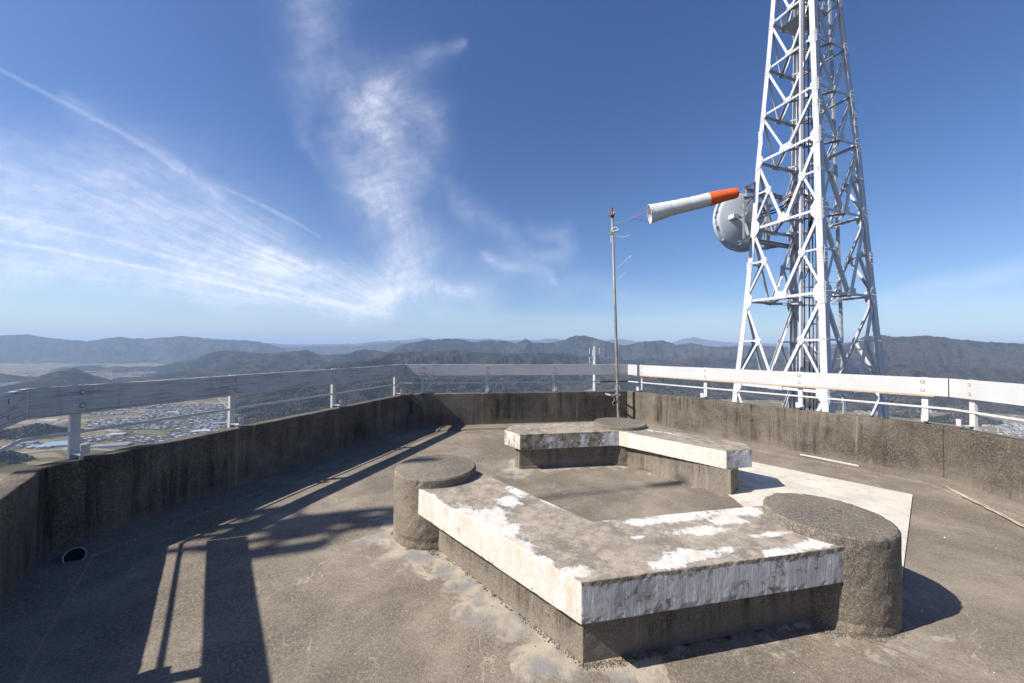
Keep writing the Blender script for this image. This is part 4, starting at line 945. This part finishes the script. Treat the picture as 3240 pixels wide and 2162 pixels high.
for k in range(4):
    m = MB()
    for s_ in range(len(LV)-1):
        A, B = tc(k, LV[s_]), tc(k, LV[s_+1]); w = .19 if s_ < 5 else .165
        for kk in ((k+1) % 4, (k-1) % 4):
            e = tc(kk, LV[s_])-A; e[2] = 0; e /= np.linalg.norm(e)
            e2 = tc((k-1) % 4 if kk == (k+1) % 4 else (k+1) % 4, LV[s_])-A; e2[2] = 0; e2 /= np.linalg.norm(e2)
            vs = [A, A+e*w, A+e*w+e2*.018, A+e2*.018, B, B+e*w, B+e*w+e2*.018, B+e2*.018]
            m.add(vs, [(0, 1, 2, 3), (4, 7, 6, 5), (0, 4, 5, 1), (1, 5, 6, 2), (2, 6, 7, 3), (3, 7, 4, 0)])
    m.build('leg', M['white'], tower)
def part_bar(name, A, B, n, w, flip=1, off=-.02): m = MB(); lbar(m, A, B, n, w, flip=flip, off=off); return m.build(name, M['white'], tower)
mids = {}
for f in range(4):
    k0, k1 = f, (f+1) % 4
    for li in range(1, len(LV)):
        A, B = tc(k0, LV[li]), tc(k1, LV[li]); e = (B-A)/np.linalg.norm(B-A); Mi = (A+B)/2; mids[(f, li)] = Mi
        out = Mi-np.array([TX, TY, Mi[2]]); out /= np.linalg.norm(out); big = li <= 5
        part_bar('horizontal_strut', A+e*.06, B-e*.06, out, .085 if big else .07)
        # gusset plates at both legs and in the middle
        sc_ = 1. if li <= 5 else .62
        Z_ = np.array([0, 0, 1.])
        for P_, dr in ((A, e), (B, -e)):
            up_ = (tc(k0 if dr is e else k1, LV[min(li+1, len(LV)-1)])-P_); up_ = up_/np.linalg.norm(up_) if np.linalg.norm(up_) > 0 else Z_
            if li == 5: q = .8
            else: q = sc_
            m = MB(); m.plate(P_, dr*(1 if True else 1), up_, out, [(.02, -.36*q), (.16*q, -.36*q), (.30*q+.02, -.12*q), (.30*q+.02, .14*q), (.17*q, .34*q), (.02, .34*q)], .002, .014)
            m.build('gusset_plate', M['white'], tower)
            for (u, v) in ((.06, -.27), (.06, -.12), (.06, .02), (.06, .16), (.06, .28), (.16, .05), (.25, .04), (.17, -.20), (.17, .24)): bolt(P_+dr*u*q*1.05+up_*v*q+out*.012, out)
        m = MB(); m.plate(Mi, e, Z_, out, [(-.22*sc_, -.06), (.22*sc_, -.06), (.20*sc_, .20*sc_), (-.16*sc_, .20*sc_)], .002, .013); m.build('gusset_plate', M['white'], tower)
        for (u, v) in ((-.15, -.02), (-.05, -.02), (.05, -.02), (.15, -.02), (-.1, .13), (.1, .13), (.14, .07), (-.14, .07)): bolt(Mi+e*u*sc_+Z_*v*sc_+out*.012, out)
        # V braces rising to the next level
        if li < len(LV)-1:
            A2, B2 = tc(k0, LV[li+1]), tc(k1, LV[li+1])
            for T2, L1, sg in ((A2, A, 1), (B2, B, -1)):
                w = .095 if li < 5 else .07
                part_bar('diagonal_brace', Mi-e*sg*.06+Z_*.05, T2+e*sg*.08-Z_*.12, out, w, flip=sg)
                if li < 5:
                    D1 = Mi+(T2-Mi)*.52; Lg = L1+(T2-L1)*.52; h = Lg+e*sg*.05
                    part_bar('redundant_strut', Lg+e*sg*.05, D1, out, .06, off=-.015)
                    part_bar('redundant_brace', D1-e*sg*.02, L1+e*sg*.10+Z_*.16, out, .07, flip=sg, off=-.03)
                    m = MB(); m.plate(D1, e*sg, Z_, out, [(-.14, -.03), (-.13, .06), (.02, .14), (.10, .05), (.04, -.17), (-.02, -.17)], -.01, .006); m.build('gusset_plate', M['white'], tower)
                    for (u, v) in ((-.09, .01), (-.03, .08), (.04, .04), (.02, -.10), (-.03, -.02)): bolt(D1+e*sg*u+Z_*v+out*.006, out)
                    for u in (.06, .13): bolt(Lg+e*sg*u+out*.004, out); bolt(Lg+e*sg*.07+Z_*.05+out*.004, out)
        for s_ in np.arange(.3, .9, .1)[:0]: pass
for li in range(2, len(LV)):
    for f in range(4):
        A, B = mids[(f, li)], mids[((f+1) % 4, li)]; m = MB(); lbar(m, A-np.array([0, 0, .02]), B-np.array([0, 0, .02]), np.array([0, 0, 1.]), .06); m.build('plan_brace', M['white'], tower)
# splice plates on the legs
for k in range(4):
    for z, r in ((4.7, 1.785), (9.6, 1.42)):
        for kk in ((k+1) % 4, (k-1) % 4):
            P_ = tc(k, (z, r)); e = tc(kk, (z, r))-P_; e /= np.linalg.norm(e); mm = (P_+tc(kk, (z, r)))/2; out = mm-np.array([TX, TY, z]); out /= np.linalg.norm(out)
            m = MB(); m.plate(P_, e, np.array([0, 0, 1.]), out, [(.02, -.28), (.17, -.28), (.17, .28), (.02, .28)], .002, .015); m.build('splice_plate', M['white'], tower)
            for v in (-.2, -.1, .1, .2): bolt(P_+e*.06+np.array([0, 0, v])+out*.014, out); bolt(P_+e*.13+np.array([0, 0, v])+out*.014, out)
bolts.build('bolts', M['white'], tower, kind='stuff')
# inside: cable ladder, cables, climbing ladder
def vline(px0, px1, dep): # px at S y=1234 (low) and at y=100 (high)
    a = aty(px0, 1234, dep); b_ = aty(px1, 100, dep); return a, b_
def vert(name, pxl, pxh, dep, w, mat, box=True, z0=-11, z1=17):
    a = aty(pxl, 1234, dep); b_ = aty(pxh, 100, dep); d = (b_-a)/(b_[2]-a[2]); p, q = a+d*(z0-a[2]), a+d*(z1-a[2])
    m = MB()
    if box: m.frame(p, (q-p)/np.linalg.norm(q-p), np.array([1, 0, 0]), np.array([0, 1, 0]), 0, np.linalg.norm(q-p), -w/2, w/2, -w*.4, w*.4)
    else: m.tube([p+(q-p)*t for t in np.linspace(0, 1, 12)], w/2, 8)
    m.build(name, mat, tower, smooth=not box); return lambda z: p+(q-p)*(z-z0)/(z1-z0)
cl1 = vert('cable_ladder_rail', 2535, 2535, 12.3, .09, M['white']); cl2 = vert('cable_ladder_rail', 2592, 2580, 12.3, .06, M['white'])
cb = [vert('cable', 2546, 2545, 12.2, .034, M['cable'], False), vert('cable', 2562, 2557, 12.25, .040, M['cableb'], False), vert('cable', 2574, 2567, 12.25, .034, M['cable'], False), vert('cable', 2584, 2576, 12.35, .02, M['cable'], False)]
z = -3.
while z < 16.5:
    a, b_ = cl1(z), cl2(z); m = MB(); m.frame(a, (b_-a)/np.linalg.norm(b_-a), np.array([0, 0, 1.]), np.array([0, 1, 0]), 0, np.linalg.norm(b_-a), -.022, .022, -.02, .02); m.build('cable_rung', M['white'], tower); z += .62
s1 = vert('ladder_stile', 2669, 2628, 13.4, .085, M['galv']); s2 = vert('ladder_stile', 2628, 2592, 13.4, .05, M['galv'])
z = -3.
while z < 16.5:
    a, b_ = s1(z), s2(z); m = MB(); m.tube([a, b_], .011, 6); m.build('ladder_rung', M['white'], tower); z += .40
# platform high up
m = MB(); zz = 13.6; q = [tc(k, (zz, .98))[:2] for k in range(4)]; c_ = np.array([TX, TY]); m.prism([c_+(p-c_)*.70 for p in q], zz, zz+.05); m.build('platform', M['white'], tower)
# cable loop to the dish
def P(px, py, dep): return aty(px, py, dep)
for dz, mat in ((0, 'cable'), (9, 'cable')):
    m = MB(); m.tube(spline([P(2400, 682+dz, 14.3), P(2440, 668+dz, 13.9), P(2480, 650+dz, 13.2), P(2505, 622+dz, 12.8), P(2535, 614+dz, 12.4), P(2560, 625+dz, 12.2), P(2567, 660+dz, 12.15), P(2564-dz*.6, 720, 12.2), P(2552, 760, 12.2)], 8), .028, 8); m.build('feed_cable', M[mat], tower, smooth=True)
# side arms on the left leg
Lz = lambda z: tc(3, (z, np.interp(z, [l[0] for l in LV], [l[1] for l in LV])))

# ------------------------------------------------------------------ dish antenna on the tower
def dish():
    C = aty(2338, 703, 14.95); ax = np.array([math.cos(math.radians(104)), math.sin(math.radians(104)), 0.]); u = np.array([-ax[1], ax[0], 0.]); w = np.array([0, 0, 1.]); R = 1.215
    root = thing('dish_antenna', 'big round grey white dish antenna behind the left tower leg', 'antenna', C)
    prof = [(0, -.36), (.12, -.356), (.3, -.338), (.5, -.295), (.7, -.235), (.86, -.165), (.93, -.13), (.94, -.06), (1.0, -.055), (1.0, .06), (.985, .10)]
    n = 64; m = MB(); vs = []
    for r, d in prof:
        for k in range(n): a = 2*math.pi*k/n; vs.append(C+ax*d*1.0+(u*math.cos(a)+w*math.sin(a))*max(r, .001)*R)
    m.add(vs, [(i*n+k, (i+1)*n+k, (i+1)*n+(k+1) % n, i*n+(k+1) % n) for i in range(len(prof)-1) for k in range(n)]); m.build('reflector', M['dish'], root, smooth=True)
    m = MB(); m.add([C+ax*.095+(u*math.cos(2*math.pi*k/n)+w*math.sin(2*math.pi*k/n))*R*.985 for k in range(n)], [tuple(range(n))]); m.build('radome', M['dish'], root)
    m = MB(); m.tube([C-ax*.03+(u*math.cos(2*math.pi*k/n)+w*math.sin(2*math.pi*k/n))*R*1.005 for k in range(n+1)], .035, 8); m.build('rim', M['white'], root, smooth=True)
    for k in range(12):
        a = 2*math.pi*(k+.5)/12; d = u*math.cos(a)+w*math.sin(a); m = MB(); m.frame(C-ax*.06, d, ax, np.cross(d, ax), R*.95, R*1.03, -.04, .06, -.035, .035); m.build('rim_clip', M['white'], root)
    m = MB(); m.tube([C-ax*.35, C-ax*.52], .24, 24); m.build('hub', M['dish'], root, smooth=False)
    bx = aty(2327, 685, 14.35); m = MB(); m.frame(bx, ax, u, w, -.05, .25, -.13, .13, -.085, .085); m.build('radio_box', M['white'], root, bevel=.01)
    m = MB(); m.tube([bx+u*-.17, bx+u*-.36-ax*.05], .05, 8); m.build('box_bracket', M['galv'], root)
    # mounting frame: vertical pipe, two long arms to the tower, struts
    def bm_(name, A, B, w_=.11, mat='galv'):
        m = MB(); A, B = np.asarray(A), np.asarray(B); d = (B-A); L_ = np.linalg.norm(d); d /= L_; s_ = np.cross(d, [0, 0, 1.]); 
        if np.linalg.norm(s_) < .1: s_ = np.array([1., 0, 0])
        s_ /= np.linalg.norm(s_); t_ = np.cross(d, s_)
        m.frame(A, d, s_, t_, 0, L_, -w_/2, w_/2, -w_/2, -w_/2+.012); m.frame(A, d, s_, t_, 0, L_, -w_/2, w_/2, w_/2-.012, w_/2); m.frame(A, d, s_, t_, 0, L_, -.008, .008, -w_/2+.012, w_/2-.012)
        m.build(name, M[mat], root)
    bm_('mount_post', P(2354, 640, 14.2), P(2354, 755, 14.2), .07); bm_('mount_post', P(2427, 612, 14.6), P(2427, 790, 14.6), .14)
    bm_('mount_arm', P(2340, 768, 13.5), P(2378, 757, 13.75), .14); bm_('mount_arm', P(2395, 764, 13.9), P(2505, 782, 14.7), .14)
    bm_('mount_arm', P(2353, 597, 13.5), P(2393, 579, 13.7), .12); bm_('mount_arm', P(2360, 602, 13.9), P(2475, 626, 14.7), .12); bm_('mount_arm', P(2352, 628, 14.1), P(2455, 616, 14.5), .10)
    bm_('mount_strut', P(2352, 664, 14.2), P(2385, 622, 14.1), .07); bm_('mount_strut', P(2350, 686, 14.4), P(2368, 745, 13.9), .07); bm_('mount_strut', P(2400, 640, 14.4), P(2428, 680, 14.6), .07); bm_('mount_strut', P(2405, 720, 14.5), P(2428, 695, 14.6), .06)
    bm_('mount_arm', P(2400, 789, 14.2), P(2462, 780, 14.6), .09); bm_('mount_arm', P(2430, 655, 14.5), P(2550, 592, 12.9), .09); bm_('mount_arm', P(2428, 732, 14.6), P(2380, 728, 14.3), .09)
dish()

# ------------------------------------------------------------------ small far aerial mast and the mast left of the deck
def aerial(name, base, top, label, R, panels, mat='white', ntube=3, sp=.5, whip=None):
    root = thing(name, label, 'mast', base); base = np.asarray(base, float); H_ = top
    for k in range(ntube):
        a = 2*math.pi*k/ntube+.4; o = np.array([math.cos(a)*sp, math.sin(a)*sp, 0]); m = MB(); m.tube([base+o, base+o+np.array([0, 0, H_])], R, 12); m.build('mast_tube', M[mat], root, smooth=True)
    z = 2.
    while z < H_: m = MB(); m.lathe([(sp+R*1.2, 0), (sp+R*1.2, .10)], n=16); m.v = [(v[0]+base[0], v[1]+base[1], v[2]+base[2]+z) for v in m.v]; m.build('collar', M['galv'], root); z += H_/6
    for k in range(2):
        m = MB(); x = base+np.array([(-.45 if k else .45)*sp*1.6, 0, H_]); wl = whip[k] if whip else panels*1.9; m.tube([x, x+np.array([0, 0, wl])], .022 if whip and k == 0 else .05*panels, 6)
        if whip and k == 0: m.tube([x+np.array([0, 0, wl-.40]), x+np.array([0, 0, wl])], .075, 8)
        m.build('whip', M[mat], root)
    for k, (a, dz) in enumerate(((math.pi, 0), (0, 0), (.25, -2.2*panels), (2.6, -2.6*panels), (4.2, -.5))):
        d = np.array([math.cos(a), math.sin(a), 0]); c = base+np.array([0, 0, H_-1.3*panels+dz])+d*(sp+1.15*panels); s_ = np.array([-d[1], d[0], 0])
        m = MB(); m.frame(c, s_, d, np.array([0, 0, 1.]), -.16*panels, .16*panels, -.09, .09, -.85*panels, .85*panels); m.build('panel_antenna', M['white'], root, bevel=.02)
        for zz in (-.6, .6): m = MB(); m.tube([c+np.array([0, 0, zz*panels]), base+np.array([0, 0, H_-1.3*panels+dz+zz*panels])+d*sp], .04, 6); m.build('antenna_arm', M['galv'], root)
        m = MB(); m.tube(spline([c-np.array([0, 0, .85*panels]), c-np.array([0, 0, 1.4*panels])-d*.2, c-np.array([0, 0, 2.2*panels])-d*.7*panels], 4), .03, 5); m.build('jumper_cable', M['cable'], root)
    return root
p = aty(1881, 1097, 105.); gz = -45.
aerial('aerial_mast', (p[0], p[1], gz), p[2]-gz, 'distant pale triple tube aerial mast seen left of the windsock pole', .15, 1.0, 'galv', 3, .27)
# its shadow falls across the benches: it stands outside the frame towards the sun
shadow_tip = np.array([2.02, 4.62]); dist = 12.6
sd = -np.array([math.cos(_a), math.sin(_a)]); mb_ = shadow_tip+sd*dist
aerial('antenna_mast', (mb_[0], mb_[1], -11), 11+dist*math.tan(_e)-2.45, 'triple tube antenna mast beyond the left parapet', .05, .34, 'galv', 3, .19, (2.45, 1.3))

# ------------------------------------------------------------------ small things on the deck
b = MB(); A, B = atz(2532, 1439, .052), atz(2717, 1475, .042); b.tube([A, A+(B-A)*.35+np.array([0, 0, .002]), A+(B-A)*.7, B], [.012, .015, .014, .011], 8)
tag(b.build('wooden_stick', M['wood_old']), 'pale weathered stick lying on the floor along the right parapet', 'stick')
b = MB(); A, B = atz(1462, 1358, .07), atz(1640, 1350, .05); mid = [A+(B-A)*t+np.array([0, 0, .004*math.sin(t*9)]) for t in np.linspace(0, 1, 9)]; b.tube(mid, [.013, .011, .013, .010, .012, .010, .011, .010, .008], 8)
tag(b.build('bamboo_cane', M['bamboo']), 'thin brown bamboo cane lying at the foot of the back parapet', 'cane')
pc = np.array([-3.37, 2.87, .07]); pd = np.array([.52, -.36, -.03]); pd /= np.linalg.norm(pd)
pipe = thing('drain_pipe', 'short grey plastic pipe end sticking out of the left parapet corner', 'pipe', pc)
pd = np.array([.70, -.66, .22]); pd /= np.linalg.norm(pd)
uu = np.cross(pd, [0, 0, 1.]); uu /= np.linalg.norm(uu); ww = np.cross(uu, pd)
q0 = atz(236, 1760, .068)
b = MB(); n = 28
def circ(c, r): return [c+(uu*math.cos(2*math.pi*k/n)+ww*math.sin(2*math.pi*k/n))*r for k in range(n)]
pf = q0; pbk = q0-pd*.12
b.add(circ(pbk, .060)+circ(pf, .060)+circ(pf, .054)+circ(pbk+pd*.02, .054), [(i*n+k, i*n+(k+1) % n, (i+1)*n+(k+1) % n, (i+1)*n+k) for i in range(3) for k in range(n)]); b.m = [1]*n+[0]*n+[1]*n; b.build('pipe_wall', [M['pvc'], M['pvc_dirty']], pipe, smooth=False)
b = MB(); b.add(circ(pf-pd*.02, .0535), [tuple(range(n))]); b.build('pipe_bore', M['pipe_in'], pipe)
